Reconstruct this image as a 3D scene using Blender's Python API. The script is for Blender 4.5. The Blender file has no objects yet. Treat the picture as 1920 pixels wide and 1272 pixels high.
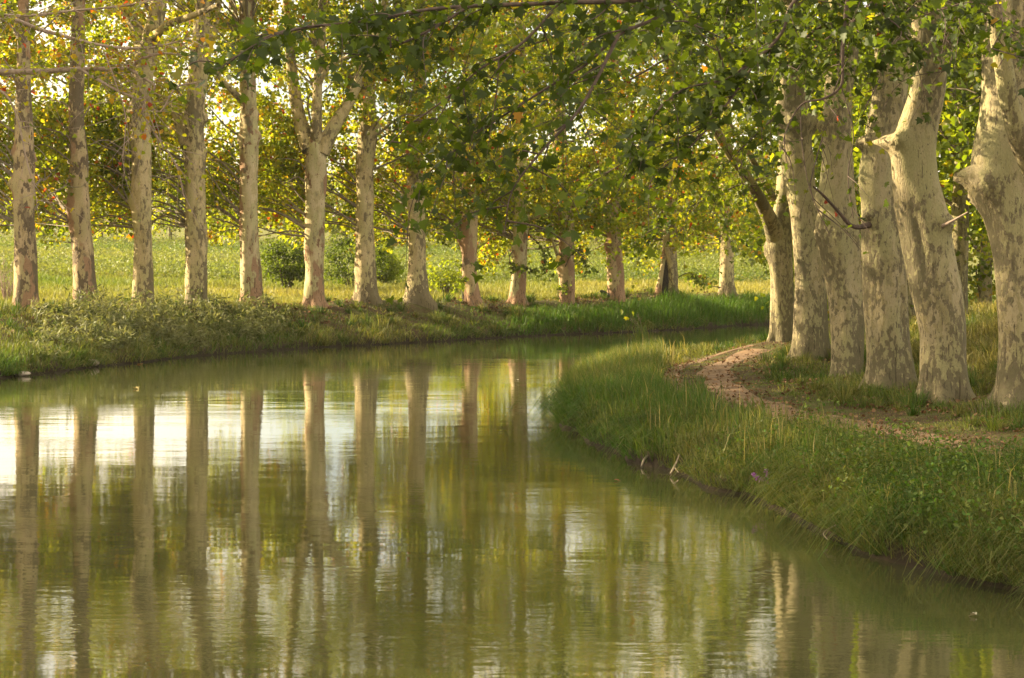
import bpy, math
import numpy as np
from mathutils import Vector

scene = bpy.context.scene
COL = scene.collection
R = math.radians

# ------------------------------------------------------------------ camera, sky, sun, exposure
CAM_H, FPX, HORIZON = 4.0, 4000.0, 490.0
PITCH = math.atan((636 - HORIZON) / FPX)
cam = bpy.data.cameras.new('camera')
cam.sensor_width = 36.0
cam.lens = 36.0 * FPX / 1920
cam.clip_end = 4000
cam.clip_start = 0.5
cam.dof.use_dof = True
cam.dof.focus_distance = 42.0
cam.dof.aperture_fstop = 4.5
camo = bpy.data.objects.new('camera', cam)
camo.location = (0, 0, CAM_H)
camo.rotation_euler = (math.pi / 2 - PITCH, 0, 0)
COL.objects.link(camo)
scene.camera = camo

SUN_EL, SUN_AZ = 20.0, -71.0          # azimuth from +Y, negative = to the left
sdir = Vector((math.sin(R(SUN_AZ)) * math.cos(R(SUN_EL)), math.cos(R(SUN_AZ)) * math.cos(R(SUN_EL)), math.sin(R(SUN_EL))))
sun = bpy.data.lights.new('sun', 'SUN')
sun.energy = 5.0
sun.angle = R(0.5)
sun.color = (1.0, 0.82, 0.52)
suno = bpy.data.objects.new('sun', sun)
suno.rotation_euler = (-sdir).to_track_quat('-Z', 'Y').to_euler()
suno.location = (-40, 40, 60)
COL.objects.link(suno)

world = bpy.data.worlds.new('World')
scene.world = world
world.use_nodes = True
wn, wl = world.node_tree.nodes, world.node_tree.links
wn.clear()
wo = wn.new('ShaderNodeOutputWorld')
bg = wn.new('ShaderNodeBackground')
bg.inputs['Strength'].default_value = 0.085
sky = wn.new('ShaderNodeTexSky')
sky.sky_type = 'NISHITA'
sky.sun_disc = False
sky.sun_elevation = R(SUN_EL)
sky.sun_rotation = R(SUN_AZ)
sky.dust_density = 2.0
tc = wn.new('ShaderNodeTexCoord')
mp = wn.new('ShaderNodeMapping')
mp.inputs['Scale'].default_value = (1.0, 1.0, 3.0)
cn = wn.new('ShaderNodeTexNoise')
cn.inputs['Scale'].default_value = 2.6
cn.inputs['Detail'].default_value = 7
cr = wn.new('ShaderNodeValToRGB')
cr.color_ramp.elements[0].position = 0.34
cr.color_ramp.elements[1].position = 0.54
mx = wn.new('ShaderNodeMix')
mx.data_type = 'RGBA'
mx.inputs['B'].default_value = (7.6, 6.7, 5.1, 1)
wl.new(tc.outputs['Generated'], mp.inputs['Vector'])
wl.new(mp.outputs['Vector'], cn.inputs['Vector'])
wl.new(cn.outputs['Fac'], cr.inputs['Fac'])
wl.new(cr.outputs['Color'], mx.inputs['Factor'])
wl.new(sky.outputs['Color'], mx.inputs['A'])
wl.new(mx.outputs['Result'], bg.inputs['Color'])
wl.new(bg.outputs['Background'], wo.inputs['Surface'])

scene.view_settings.view_transform = 'Standard'
scene.view_settings.look = 'None'
scene.view_settings.exposure = 1.76
scene.view_settings.gamma = 1.0
scene.view_settings.use_curve_mapping = False
cy = scene.cycles
cy.max_bounces = 8
cy.diffuse_bounces = 4
cy.glossy_bounces = 3
cy.transmission_bounces = 6
cy.transparent_max_bounces = 8
cy.caustics_reflective = False
cy.caustics_refractive = False
cy.use_denoising = True
cy.sample_clamp_indirect = 6.0

# ------------------------------------------------------------------ geometry helpers
F_ = np.array([0, math.cos(PITCH), -math.sin(PITCH)])
U_ = np.array([0, math.sin(PITCH), math.cos(PITCH)])


def P(x, y, D):
    """The point at distance D (metres along the ground) seen in the photograph at pixel x, y."""
    d = F_ + np.array([(x - 960) / FPX, 0, 0]) + U_ * (-(y - 636) / FPX)
    return np.array([0, 0, CAM_H]) + d * (D / d[1])


def PXY(pts):
    """Photograph pixel of world points (n,3)."""
    q = pts - np.array([0, 0, CAM_H])
    f = q @ F_
    return 960 + FPX * q[:, 0] / f, 636 - FPX * (q @ U_) / f


def mesh_np(name, V, faces, mat, parent=None, col=None, smooth=False):
    V = np.asarray(V, dtype=np.float32)
    if not isinstance(faces, (list, tuple)):
        faces = [faces]
    faces = [np.asarray(f, dtype=np.int32) for f in faces if len(f)]
    me = bpy.data.meshes.new(name)
    me.vertices.add(len(V))
    me.vertices.foreach_set('co', V.ravel())
    loops = np.concatenate([f.ravel() for f in faces])
    tot = np.concatenate([np.full(len(f), f.shape[1], dtype=np.int32) for f in faces])
    start = np.concatenate([[0], np.cumsum(tot)[:-1]]).astype(np.int32)
    me.loops.add(len(loops))
    me.loops.foreach_set('vertex_index', loops)
    me.polygons.add(len(tot))
    me.polygons.foreach_set('loop_start', start)
    me.polygons.foreach_set('loop_total', tot)
    if smooth:
        me.polygons.foreach_set('use_smooth', np.ones(len(tot), dtype=bool))
    if col is not None:
        a = me.attributes.new('Col', 'FLOAT_COLOR', 'POINT')
        c = np.ones((len(V), 4), dtype=np.float32)
        c[:, :3] = col
        a.data.foreach_set('color', c.ravel())
    me.update(calc_edges=True)
    me.validate()
    me.materials.append(mat)
    o = bpy.data.objects.new(name, me)
    COL.objects.link(o)
    if parent is not None:
        o.parent = parent
    return o


def empty(name, loc, label, cat, group=None):
    o = bpy.data.objects.new(name, None)
    o.location = loc
    o.empty_display_size = 0.3
    COL.objects.link(o)
    tag(o, label, cat, group)
    return o


def tag(o, label, cat, group=None, kind=None):
    o['label'] = label
    o['category'] = cat
    if group:
        o['group'] = group
    if kind:
        o['kind'] = kind
    return o


def nrm(a):
    return a / np.maximum(np.linalg.norm(a, axis=-1, keepdims=True), 1e-9)


class Bag:
    """Collects shapes that become one mesh."""
    def __init__(self):
        self.V, self.F, self.C, self.n = [], {}, [], 0

    def add(self, V, F, C=None):
        F = np.asarray(F)
        self.F.setdefault(F.shape[1], []).append(F + self.n)
        self.V.append(np.asarray(V))
        if C is not None:
            self.C.append(np.broadcast_to(C, (len(V), 3)))
        self.n += len(V)

    def build(self, name, mat, parent=None, smooth=False, origin=None):
        V = np.concatenate(self.V)
        if origin is not None:
            V = V - origin
        C = np.concatenate(self.C) if self.C else None
        return mesh_np(name, V, [np.concatenate(f) for f in self.F.values()], mat, parent, C, smooth)


def tube(pts, rad, ns=6, sub=0):
    pts = np.asarray(pts, float)
    rad = np.asarray(rad, float)
    if sub:
        pts, rad = smooth_line(pts, rad, sub)
    n = len(pts)
    t = np.gradient(pts, axis=0)
    t = nrm(t)
    ref = np.array([0.0, 0, 1.0]) if abs(t[0][2]) < 0.85 else np.array([0.0, 1.0, 0])
    a = np.cross(t[0], ref)
    a /= np.linalg.norm(a)
    A = np.zeros((n, 3))
    for i in range(n):
        a = a - t[i] * np.dot(a, t[i])
        a /= max(np.linalg.norm(a), 1e-9)
        A[i] = a
    B = np.cross(t, A)
    th = np.linspace(0, 2 * np.pi, ns, endpoint=False)
    ring = A[:, None] * np.cos(th)[None, :, None] + B[:, None] * np.sin(th)[None, :, None]
    V = (pts[:, None] + ring * rad[:, None, None]).reshape(-1, 3)
    i = np.arange(n - 1)[:, None] * ns
    j = np.arange(ns)[None]
    k = (j + 1) % ns
    Fq = np.stack([i + j, i + k, i + k + ns, i + j + ns], -1).reshape(-1, 4)
    return V, Fq


def smooth_line(pts, rad, sub):
    n = len(pts)
    s = np.arange(n)
    q = np.linspace(0, n - 1, (n - 1) * sub + 1)
    p = np.pad(pts, ((1, 1), (0, 0)), mode='edge')
    p[0] = 2 * pts[0] - pts[1]
    p[-1] = 2 * pts[-1] - pts[-2]
    i = np.minimum(q.astype(int), n - 2)
    f = (q - i)[:, None]
    p0, p1, p2, p3 = p[i], p[i + 1], p[i + 2], p[i + 3]
    out = 0.5 * (2 * p1 + (p2 - p0) * f + (2 * p0 - 5 * p1 + 4 * p2 - p3) * f * f + (3 * p1 - p0 - 3 * p2 + p3) * f ** 3)
    return out, np.interp(q, s, rad)


def fnoise(rng, freq, n=10):
    """A smooth random function of 2-D points, roughly within -1..1."""
    k = rng.normal(size=(n, 2)) * freq
    ph = rng.uniform(0, 6.28, n)

    def f(x, y):
        return np.sin(np.multiply.outer(x, k[:, 0]) + np.multiply.outer(y, k[:, 1]) + ph).sum(-1) / math.sqrt(n) * 0.8
    return f


# ------------------------------------------------------------------ materials
def new_mat(name):
    m = bpy.data.materials.new(name)
    m.use_nodes = True
    nt = m.node_tree
    nt.nodes.clear()
    out = nt.nodes.new('ShaderNodeOutputMaterial')
    return m, nt, nt.nodes, nt.links, out


def ramp(nodes, stops, interp='LINEAR'):
    r = nodes.new('ShaderNodeValToRGB')
    r.color_ramp.interpolation = interp
    e = r.color_ramp.elements
    while len(e) > 1:
        e.remove(e[-1])
    e[0].position = stops[0][0]
    c = stops[0][1]
    e[0].color = (*c, 1) if not np.isscalar(c) else (c, c, c, 1)
    for p, c in stops[1:]:
        x = e.new(p)
        x.color = (*c, 1) if not np.isscalar(c) else (c, c, c, 1)
    return r


def mixc(nodes, links, a, b, fac, mode='MIX'):
    m = nodes.new('ShaderNodeMix')
    m.data_type = 'RGBA'
    m.blend_type = mode
    for s, v in (('A', a), ('B', b)):
        if isinstance(v, tuple):
            m.inputs[s].default_value = (*v, 1)
        else:
            links.new(v, m.inputs[s])
    if isinstance(fac, (int, float)):
        m.inputs['Factor'].default_value = fac
    else:
        links.new(fac, m.inputs['Factor'])
    return m.outputs['Result']


def leaf_material(name, trans, gain, rough=0.45, spec=0.35):
    m, nt, n, l, out = new_mat(name)
    at = n.new('ShaderNodeAttribute')
    at.attribute_name = 'Col'
    p = n.new('ShaderNodeBsdfPrincipled')
    p.inputs['Roughness'].default_value = rough
    p.inputs['Specular IOR Level'].default_value = spec
    l.new(at.outputs['Color'], p.inputs['Base Color'])
    t = n.new('ShaderNodeBsdfTranslucent')
    l.new(mixc(n, l, at.outputs['Color'], gain, 1.0, 'MULTIPLY'), t.inputs['Color'])
    s = n.new('ShaderNodeMixShader')
    s.inputs[0].default_value = trans
    l.new(p.outputs[0], s.inputs[1])
    l.new(t.outputs[0], s.inputs[2])
    l.new(s.outputs[0], out.inputs['Surface'])
    return m


def bark_material(name, cream, olive, brown, scale=5.0, amount=0.5, red=0.0, rough_base=1.2):
    m, nt, n, l, out = new_mat(name)
    tc = n.new('ShaderNodeTexCoord')
    mp = n.new('ShaderNodeMapping')
    mp.inputs['Scale'].default_value = (1, 1, 0.48)
    l.new(tc.outputs['Object'], mp.inputs['Vector'])
    v = mp.outputs['Vector']

    def noise(sc, det, rough=0.6, off=0.0, vec=v):
        t = n.new('ShaderNodeTexNoise')
        t.inputs['Scale'].default_value = sc
        t.inputs['Detail'].default_value = det
        t.inputs['Roughness'].default_value = rough
        if off:
            a = n.new('ShaderNodeVectorMath')
            a.operation = 'ADD'
            a.inputs[1].default_value = (off, off * 1.7, off * 0.6)
            l.new(vec, a.inputs[0])
            vec = a.outputs[0]
        l.new(vec, t.inputs['Vector'])
        return t.outputs['Fac']

    def math_(op, a, b, clamp=False):
        q = n.new('ShaderNodeMath')
        q.operation = op
        q.use_clamp = clamp
        for i, x in enumerate((a, b)):
            if isinstance(x, (int, float)):
                q.inputs[i].default_value = x
            else:
                l.new(x, q.inputs[i])
        return q.outputs[0]

    sx = n.new('ShaderNodeSeparateXYZ')
    l.new(tc.outputs['Object'], sx.inputs[0])
    low = n.new('ShaderNodeMapRange')
    low.inputs['From Min'].default_value = 0.0
    low.inputs['From Max'].default_value = rough_base
    low.inputs['To Min'].default_value = 0.16
    low.inputs['To Max'].default_value = 0.0
    l.new(sx.outputs['Z'], low.inputs['Value'])
    big = noise(0.9, 2, 0.5, 3.1)
    n1 = noise(scale, 5, 0.62)
    n2 = noise(scale * 0.8, 5, 0.6, 7.7)
    n3 = noise(scale * 3.2, 3, 0.55, 1.3)
    bigo = math_('MULTIPLY', math_('SUBTRACT', big, 0.5), 0.85)
    k1 = math_('SUBTRACT', math_('SUBTRACT', n1, low.outputs[0]), bigo)
    k2 = math_('ADD', n2, math_('MULTIPLY', bigo, 0.6))
    base = mixc(n, l, cream, tuple(c * f for c, f in zip(cream, (0.80, 0.80, 0.70))), ramp_fac(n, l, k2, 0.47, 0.50))
    base = mixc(n, l, base, tuple(c * f for c, f in zip(cream, (0.86, 0.94, 0.80))), ramp_fac(n, l, noise(1.7, 3, 0.5, 9.1), 0.45, 0.6))
    base = mixc(n, l, base, olive, ramp_fac(n, l, k2, 0.56, 0.60))
    th = 0.33 + 0.2 * amount
    base = mixc(n, l, brown, base, ramp_fac(n, l, k1, th - 0.025, th))
    base = mixc(n, l, tuple(c * 0.62 for c in olive), base, ramp_fac(n, l, k1, th - 0.085, th - 0.065))
    if red:
        r1 = noise(1.1, 4, 0.6, 5.2)
        base = mixc(n, l, base, (0.36, 0.22, 0.13), ramp_fac(n, l, math_('ADD', r1, low.outputs[0]), 0.62 - red * 0.2, 0.66 - red * 0.2))
    # tiny dark flecks and a fine grain
    base = mixc(n, l, tuple(c * 0.5 for c in brown), base, ramp_fac(n, l, n3, 0.30, 0.345))
    mpc = n.new('ShaderNodeMapping')
    mpc.inputs['Scale'].default_value = (1, 1, 0.10)
    l.new(tc.outputs['Object'], mpc.inputs['Vector'])
    crack = noise(16, 4, 0.65, 4.4, mpc.outputs['Vector'])
    ck = math_('SUBTRACT', crack, math_('MULTIPLY', low.outputs[0], 0.5))
    base = mixc(n, l, tuple(c * 0.55 for c in brown), base, ramp_fac(n, l, ck, 0.315, 0.36))
    fine = noise(38, 3, 0.6, 2.2)
    g = ramp(n, [(0.2, 0.78), (0.8, 1.12)])
    l.new(fine, g.inputs['Fac'])
    base = mixc(n, l, base, g.outputs['Color'], 1.0, 'MULTIPLY')
    p = n.new('ShaderNodeBsdfPrincipled')
    p.inputs['Roughness'].default_value = 0.85
    p.inputs['Specular IOR Level'].default_value = 0.2
    l.new(base, p.inputs['Base Color'])
    h = math_('ADD', math_('MULTIPLY', ramp_fac(n, l, k1, th - 0.03, th + 0.02), 0.5), math_('ADD', math_('ADD', math_('MULTIPLY', fine, 0.5), crack), math_('MULTIPLY', n3, 0.8)))
    b = n.new('ShaderNodeBump')
    b.inputs['Strength'].default_value = 0.75
    b.inputs['Distance'].default_value = 0.035
    l.new(h, b.inputs['Height'])
    l.new(b.outputs[0], p.inputs['Normal'])
    l.new(p.outputs[0], out.inputs['Surface'])
    return m


def ramp_fac(n, l, src, a, b):
    m = n.new('ShaderNodeMapRange')
    m.inputs['From Min'].default_value = a
    m.inputs['From Max'].default_value = b
    l.new(src, m.inputs['Value'])
    return m.outputs[0]


def plain_material(name, c1, c2, scale=8.0, rough=0.8, bump=0.3):
    m, nt, n, l, out = new_mat(name)
    tc = n.new('ShaderNodeTexCoord')
    t = n.new('ShaderNodeTexNoise')
    t.inputs['Scale'].default_value = scale
    t.inputs['Detail'].default_value = 6
    l.new(tc.outputs['Object'], t.inputs['Vector'])
    p = n.new('ShaderNodeBsdfPrincipled')
    p.inputs['Roughness'].default_value = rough
    l.new(mixc(n, l, c1, c2, ramp_fac(n, l, t.outputs['Fac'], 0.35, 0.65)), p.inputs['Base Color'])
    b = n.new('ShaderNodeBump')
    b.inputs['Strength'].default_value = bump
    b.inputs['Distance'].default_value = 0.03
    l.new(t.outputs['Fac'], b.inputs['Height'])
    l.new(b.outputs[0], p.inputs['Normal'])
    l.new(p.outputs[0], out.inputs['Surface'])
    return m


M_LEAF = leaf_material('plane_leaf', 0.55, (3.3, 3.0, 0.75))
M_NEARLEAF = leaf_material('near_leaf', 0.46, (2.6, 2.4, 0.55), 0.5, 0.25)  # darker, less translucent leaf: shade on the near boughs put into the material
M_GRASS = leaf_material('grass', 0.35, (1.5, 1.5, 0.7), 0.55, 0.25)
M_DEAD = leaf_material('dead_leaf', 0.15, (1.2, 1.0, 0.7), 0.7, 0.2)
M_BARK = bark_material('bark_cream', (0.39, 0.318, 0.185), (0.27, 0.23, 0.125), (0.185, 0.148, 0.09), 10.5, 0.78, 0.0, 2.2)
M_BARK_FAR = bark_material('bark_tan', (0.56, 0.435, 0.245), (0.32, 0.26, 0.145), (0.20, 0.15, 0.09), 6.5, 0.60, 0.0, 2.2)
M_BARK_BROWN = bark_material('bark_brown', (0.50, 0.37, 0.22), (0.27, 0.205, 0.125), (0.15, 0.105, 0.07), 4.4, 0.78, 0.12, 2.6)
M_BARK_RED = bark_material('bark_peeled_red', (0.54, 0.39, 0.23), (0.30, 0.22, 0.13), (0.18, 0.12, 0.08), 4.0, 0.56, 0.5, 1.6)
M_BARK_SCORCH = bark_material('bark_reddish_foot', (0.56, 0.45, 0.27), (0.33, 0.28, 0.16), (0.24, 0.13, 0.075), 4.0, 0.46, 0.25, 2.2)
M_BRANCH = plain_material('branch_bark', (0.13, 0.10, 0.07), (0.26, 0.21, 0.14), 9)
M_TWIG = plain_material('twig_bark', (0.055, 0.035, 0.025), (0.12, 0.075, 0.055), 14)
M_DRYTWIG = plain_material('dry_twig', (0.30, 0.21, 0.16), (0.44, 0.33, 0.26), 10)
M_HOLLOW = plain_material('charred_wood', (0.012, 0.010, 0.009), (0.05, 0.035, 0.025), 12)
M_STONE = plain_material('pale_stone', (0.36, 0.28, 0.23), (0.55, 0.45, 0.38), 6)
M_WOOD = plain_material('weathered_wood', (0.22, 0.16, 0.10), (0.42, 0.33, 0.22), 10)

# leaf colours from dark green through yellow green and gold to rust
PAL_T = np.array([0.0, 0.3, 0.55, 0.75, 0.88, 0.95, 1.0])
PAL = np.array([(0.030, 0.046, 0.008), (0.070, 0.105, 0.013), (0.135, 0.165, 0.017), (0.215, 0.205, 0.020), (0.30, 0.18, 0.022), (0.27, 0.085, 0.018), (0.20, 0.030, 0.018)])


def leaf_colors(t, rng, jit=0.25):
    t = np.clip(t, 0, 1)
    c = np.stack([np.interp(t, PAL_T, PAL[:, i]) for i in range(3)], -1)
    return c * (1 + rng.uniform(-jit, jit, (len(t), 1)))


LOBED = np.array([(0, 0), (.20, -.03), (.50, .10), (.36, .30), (.54, .56), (.22, .55), (0, 1.0), (-.22, .55), (-.54, .56), (-.36, .30), (-.50, .10), (-.20, -.03), (0, .34)])
LOBED_F = np.array([(12, i, (i + 1) % 12) for i in range(12)])
SIMPLE = np.array([(0, 0), (.50, .22), (.36, .66), (0, 1.0), (-.36, .66), (-.50, .22)])
SIMPLE_F = np.array([(0, 1, 2, 3), (0, 3, 4, 5)])
NARROW = np.array([(0, 0), (.11, .35), (0, 1.0), (-.11, .35)])
NARROW_F = np.array([(0, 1, 2, 3)])


def leaf_batch(Pt, size, rng, kind='simple', up=0.5, droop=0.6, fold=0.14, axis=None):
    T, Fc = {'lobed': (LOBED, LOBED_F), 'simple': (SIMPLE, SIMPLE_F), 'narrow': (NARROW, NARROW_F)}[kind]
    N = len(Pt)
    nv = nrm(rng.normal(size=(N, 3)) + np.array([0, 0, up]))
    a = rng.normal(size=(N, 3)) + np.array([0, 0, -droop])
    if axis is not None:
        a = a * 0.6 + axis
    v = nrm(a - nv * (a * nv).sum(-1, keepdims=True))
    u = np.cross(nv, v)
    s = np.broadcast_to(np.asarray(size, float), (N,))[:, None, None]
    x, y = T[:, 0], T[:, 1]
    z = np.abs(x) * fold * 2 - y * y * 0.18
    curl = rng.uniform(0.3, 1.6, (N, 1))
    V = Pt[:, None] + s * (u[:, None] * x[None, :, None] + v[:, None] * y[None, :, None] + nv[:, None] * (z[None] * curl)[:, :, None])
    k = len(T)
    Fo = (np.arange(N)[:, None, None] * k + Fc[None]).reshape(-1, Fc.shape[1])
    return V.reshape(-1, 3), Fo, k


def grass_batch(Pt, h, w, lean, rng, hang=None):
    """Blades of three triangles; lean (n,2) is how far the tip goes sideways as a share of the height."""
    N = len(Pt)
    ph = rng.uniform(0, np.pi, N)
    sd = np.stack([np.cos(ph), np.sin(ph), np.zeros(N)], -1) * (w / 2)[:, None]
    L = np.concatenate([lean, np.zeros((N, 1))], 1) * h[:, None]
    la = np.linalg.norm(lean, axis=1)
    zz = np.array([0, 0, 1.0])
    mid = Pt + L * 0.30 + zz * (h * (0.62 - 0.10 * la))[:, None]
    tip = Pt + L + zz * (h * (1.0 - 0.55 * np.minimum(la, 1.5)))[:, None]
    if hang is not None:
        mid = Pt + L * 0.5 + zz * (h * (0.62 - 0.2 * la))[:, None]
        tip = Pt + L + zz * (h * (0.95 - hang * la))[:, None]
    V = np.stack([Pt - sd, Pt + sd, mid - sd * .8, mid + sd * .8, tip], 1).reshape(-1, 3)
    Fc = np.array([(0, 1, 3), (0, 3, 2), (2, 3, 4)])
    Fo = (np.arange(N)[:, None, None] * 5 + Fc[None]).reshape(-1, 3)
    return V, Fo


# ------------------------------------------------------------------ the lie of the land
LEFT = np.array([(-40, -30), (-34, 5), (-28, 35), (-21.5, 60), (-17.4, 72.7), (-16, 80), (-14.6, 84.2), (-13.3, 89.9), (-11.5, 94.1), (-9.1, 98.8), (-6.9, 101.3),
                 (-4.65, 104.6), (-2.2, 108.8), (.28, 112.7), (3, 116), (5.8, 119.4), (8.9, 123), (13.2, 131), (16.5, 135.6), (24, 142), (45, 152), (90, 165), (400, 210)], float)
RIGHT = np.array([(14, -30), (10.2, 5), (8.0, 17), (6.3, 25), (5.4, 27.1), (4.75, 29.6), (4.4, 34), (3.65, 37.2), (3.1, 40), (2.5, 41.6), (1.9, 45.7), (1.45, 52), (1.5, 58),
                  (1.95, 64), (2.75, 70), (4.6, 76), (7.6, 82), (12, 87), (18, 91), (26, 95), (45, 101), (90, 112), (400, 160)], float)


def signed(line, x, y, side):
    best = np.full(x.shape, 1e9)
    sg = np.ones(x.shape)
    for a, b in zip(line[:-1], line[1:]):
        d = b - a
        t = np.clip(((x - a[0]) * d[0] + (y - a[1]) * d[1]) / (d @ d), 0, 1)
        q = np.hypot(x - a[0] - t * d[0], y - a[1] - t * d[1])
        c = d[0] * (y - a[1]) - d[1] * (x - a[0])
        m = q < best
        best = np.where(m, q, best)
        sg = np.where(m, np.sign(c), sg)
    return best * sg * side


PL = np.array([(-3, -1.5), (-.6, -.5), (0, -.04), (.25, .28), (1, .6), (2.5, 1.0), (5, 1.7), (6.5, 1.8), (9, 1.6), (14, 1.55), (40, 2.6), (150, 6.4), (400, 14), (900, 26), (3000, 60)])
PR = np.array([(-3, -1.5), (-.5, -.5), (0, -.04), (.12, .28), (.5, .48), (1.5, .70), (3, .85), (4.5, .95), (6, 1.1), (8, 1.2), (12, 2.2), (16, 2.8), (30, 2.6), (200, 3), (3000, 10)])
gn1 = fnoise(np.random.default_rng(1), 0.55)
gn2 = fnoise(np.random.default_rng(2), 2.2)
edge_n = fnoise(np.random.default_rng(4), 0.9)
CTRL = []


def dists(x, y):
    w = edge_n(x, y) * 0.22
    return signed(LEFT, x, y, 1) + w, signed(RIGHT, x, y, -1) + w


def ground_z(x, y, ctrl=True):
    x = np.asarray(x, float)
    y = np.asarray(y, float)
    dl, dr = dists(x, y)
    z = np.maximum(np.interp(dl, PL[:, 0], PL[:, 1]), np.interp(dr, PR[:, 0], PR[:, 1]))
    land = np.clip(np.maximum(dl, dr) / 2, 0, 1)
    z = z + land * (0.07 * gn1(x, y) + 0.025 * gn2(x, y))
    if ctrl and CTRL:
        num = np.zeros(x.shape)
        den = np.zeros(x.shape)
        for cx, cy, dz in CTRL:
            g = np.exp(-((x - cx) ** 2 + (y - cy) ** 2) / (2 * 1.5 ** 2))
            num += g * dz
            den += g
        z = z + land * num / np.maximum(den, 1.0)
    return z


# far row: (pixel outline from the ground up as y, left, right), distance
FAR = [
    (88, [(588, 20, 74), (560, 24, 72), (520, 26, 70), (450, 28, 68), (380, 27, 66), (330, 25, 65), (270, 25, 62), (200, 27, 58), (140, 30, 56), (60, 34, 56), (-60, 36, 54)]),
    (92, [(585, 134, 186), (560, 136, 184), (520, 137, 180), (450, 131, 172), (400, 124, 168), (360, 126, 166), (290, 131, 163), (220, 128, 157), (120, 132, 160), (20, 138, 160), (-60, 140, 160)]),
    (96, [(580, 246, 289), (540, 248, 287), (450, 250, 286), (390, 247, 284), (300, 247, 284), (220, 241, 280), (150, 245, 286), (90, 262, 296), (20, 280, 310), (-60, 290, 316)]),
    (99.5, [(577, 347, 391), (540, 347, 389), (450, 348, 387), (350, 346, 385), (280, 343, 382), (230, 342, 382), (160, 352, 388), (80, 362, 394), (0, 368, 396), (-60, 370, 396)]),
    (103, [(577, 449, 494), (540, 451, 491), (450, 451, 485), (350, 450, 483), (270, 449, 484), (200, 450, 481), (100, 449, 477), (0, 450, 474), (-60, 450, 472)]),
    (107, [(583, 562, 612), (560, 570, 608), (520, 572, 607), (450, 571, 608), (350, 573, 611), (300, 572, 613), (270, 574, 610), (255, 578, 604)]),
    (110, [(570, 663, 710), (540, 666, 706), (450, 667, 702), (380, 667, 701), (300, 667, 701), (240, 674, 708), (180, 678, 704), (100, 680, 704), (0, 684, 704), (-60, 686, 704)]),
    (113, [(575, 752, 812), (550, 758, 806), (510, 764, 800), (440, 765, 798), (360, 763, 796), (310, 761, 793), (260, 768, 796), (180, 772, 798), (60, 776, 798), (-60, 778, 798)]),
    (117, [(578, 872, 908), (555, 870, 900), (510, 866, 894), (450, 863, 895), (400, 866, 895), (320, 866, 892), (200, 866, 890), (0, 868, 888), (-60, 868, 886)]),
    (121, [(577, 950, 986), (555, 954, 986), (510, 959, 987), (440, 962, 990), (400, 964, 986), (300, 966, 988), (150, 966, 986), (0, 968, 986), (-60, 968, 984)]),
    (124.5, [(574, 1050, 1078), (540, 1048, 1078), (480, 1047, 1077), (430, 1049, 1076), (340, 1040, 1068), (260, 1036, 1062), (100, 1036, 1058), (-60, 1036, 1056)]),
    (128, [(568, 1138, 1174), (540, 1139, 1171), (460, 1137, 1166), (420, 1138, 1165), (300, 1138, 1162), (100, 1138, 1160), (-60, 1138, 1158)]),
    (132, [(563, 1228, 1274), (540, 1230, 1271), (500, 1236, 1270), (460, 1239, 1269), (400, 1240, 1268), (300, 1242, 1264), (100, 1243, 1262), (-60, 1243, 1260)]),
    (139, [(561, 1346, 1382), (530, 1349, 1378), (490, 1351, 1376), (420, 1352, 1374), (300, 1352, 1372), (100, 1353, 1370), (-60, 1353, 1368)]),
]
NEAR = [
    (68, [(645, 1441, 1484), (610, 1443, 1486), (560, 1444, 1488), (510, 1442, 1488), (470, 1437, 1484), (430, 1440, 1482), (380, 1452, 1488), (300, 1460, 1492), (150, 1466, 1494), (-80, 1470, 1494)]),
    (60, [(684, 1486, 1556), (640, 1488, 1553), (600, 1488, 1552), (533, 1488, 1551), (460, 1485, 1543), (400, 1482, 1537), (300, 1464, 1526), (240, 1457, 1520), (200, 1454, 1517), (150, 1458, 1509), (33, 1463, 1512), (-80, 1462, 1508)]),
    (54, [(720, 1555, 1618), (690, 1559, 1618), (633, 1562, 1622), (533, 1553, 1617), (433, 1540, 1610), (367, 1537, 1603), (290, 1541, 1597), (213, 1543, 1594), (130, 1547, 1597), (67, 1550, 1600), (-80, 1554, 1600)]),
    (48, [(742, 1622, 1722), (700, 1625, 1714), (633, 1622, 1709), (533, 1618, 1701), (433, 1613, 1690), (333, 1612, 1678), (270, 1616, 1680), (200, 1631, 1697), (100, 1642, 1709), (0, 1644, 1712), (-80, 1646, 1710)]),
    (44, [(762, 1724, 1824), (720, 1727, 1818), (633, 1722, 1812), (533, 1700, 1801), (467, 1692, 1790), (400, 1680, 1779), (333, 1673, 1760), (280, 1668, 1755), (230, 1682, 1760), (167, 1703, 1773), (100, 1713, 1778), (30, 1712, 1784), (-80, 1720, 1782)]),
    (40, [(772, 1856, 1990), (730, 1866, 1975), (633, 1871, 1970), (533, 1866, 1962), (467, 1857, 1955), (400, 1842, 1945), (340, 1826, 1935), (283, 1827, 1936), (200, 1840, 1942), (100, 1844, 1946), (0, 1850, 1946), (-80, 1852, 1946)]),
]


def base_of(D, spec):
    y, a, b = spec[0]
    return P((a + b) / 2, y - 7, D)


for D, spec in FAR + NEAR:
    b = base_of(D, spec)
    CTRL.append((b[0], b[1], b[2] - float(ground_z(np.array([b[0]]), np.array([b[1]]), False)[0])))


def G(x, y):
    """Where the sight line of photograph pixel x, y first meets the ground."""
    Ds = np.linspace(18, 160, 1200)
    pts = np.array([P(x, y, d) for d in Ds])
    gz = np.maximum(ground_z(pts[:, 0], pts[:, 1]), 0)
    i = int(np.argmax(pts[:, 2] <= gz))
    return np.array([pts[i, 0], pts[i, 1], gz[i]])


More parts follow.
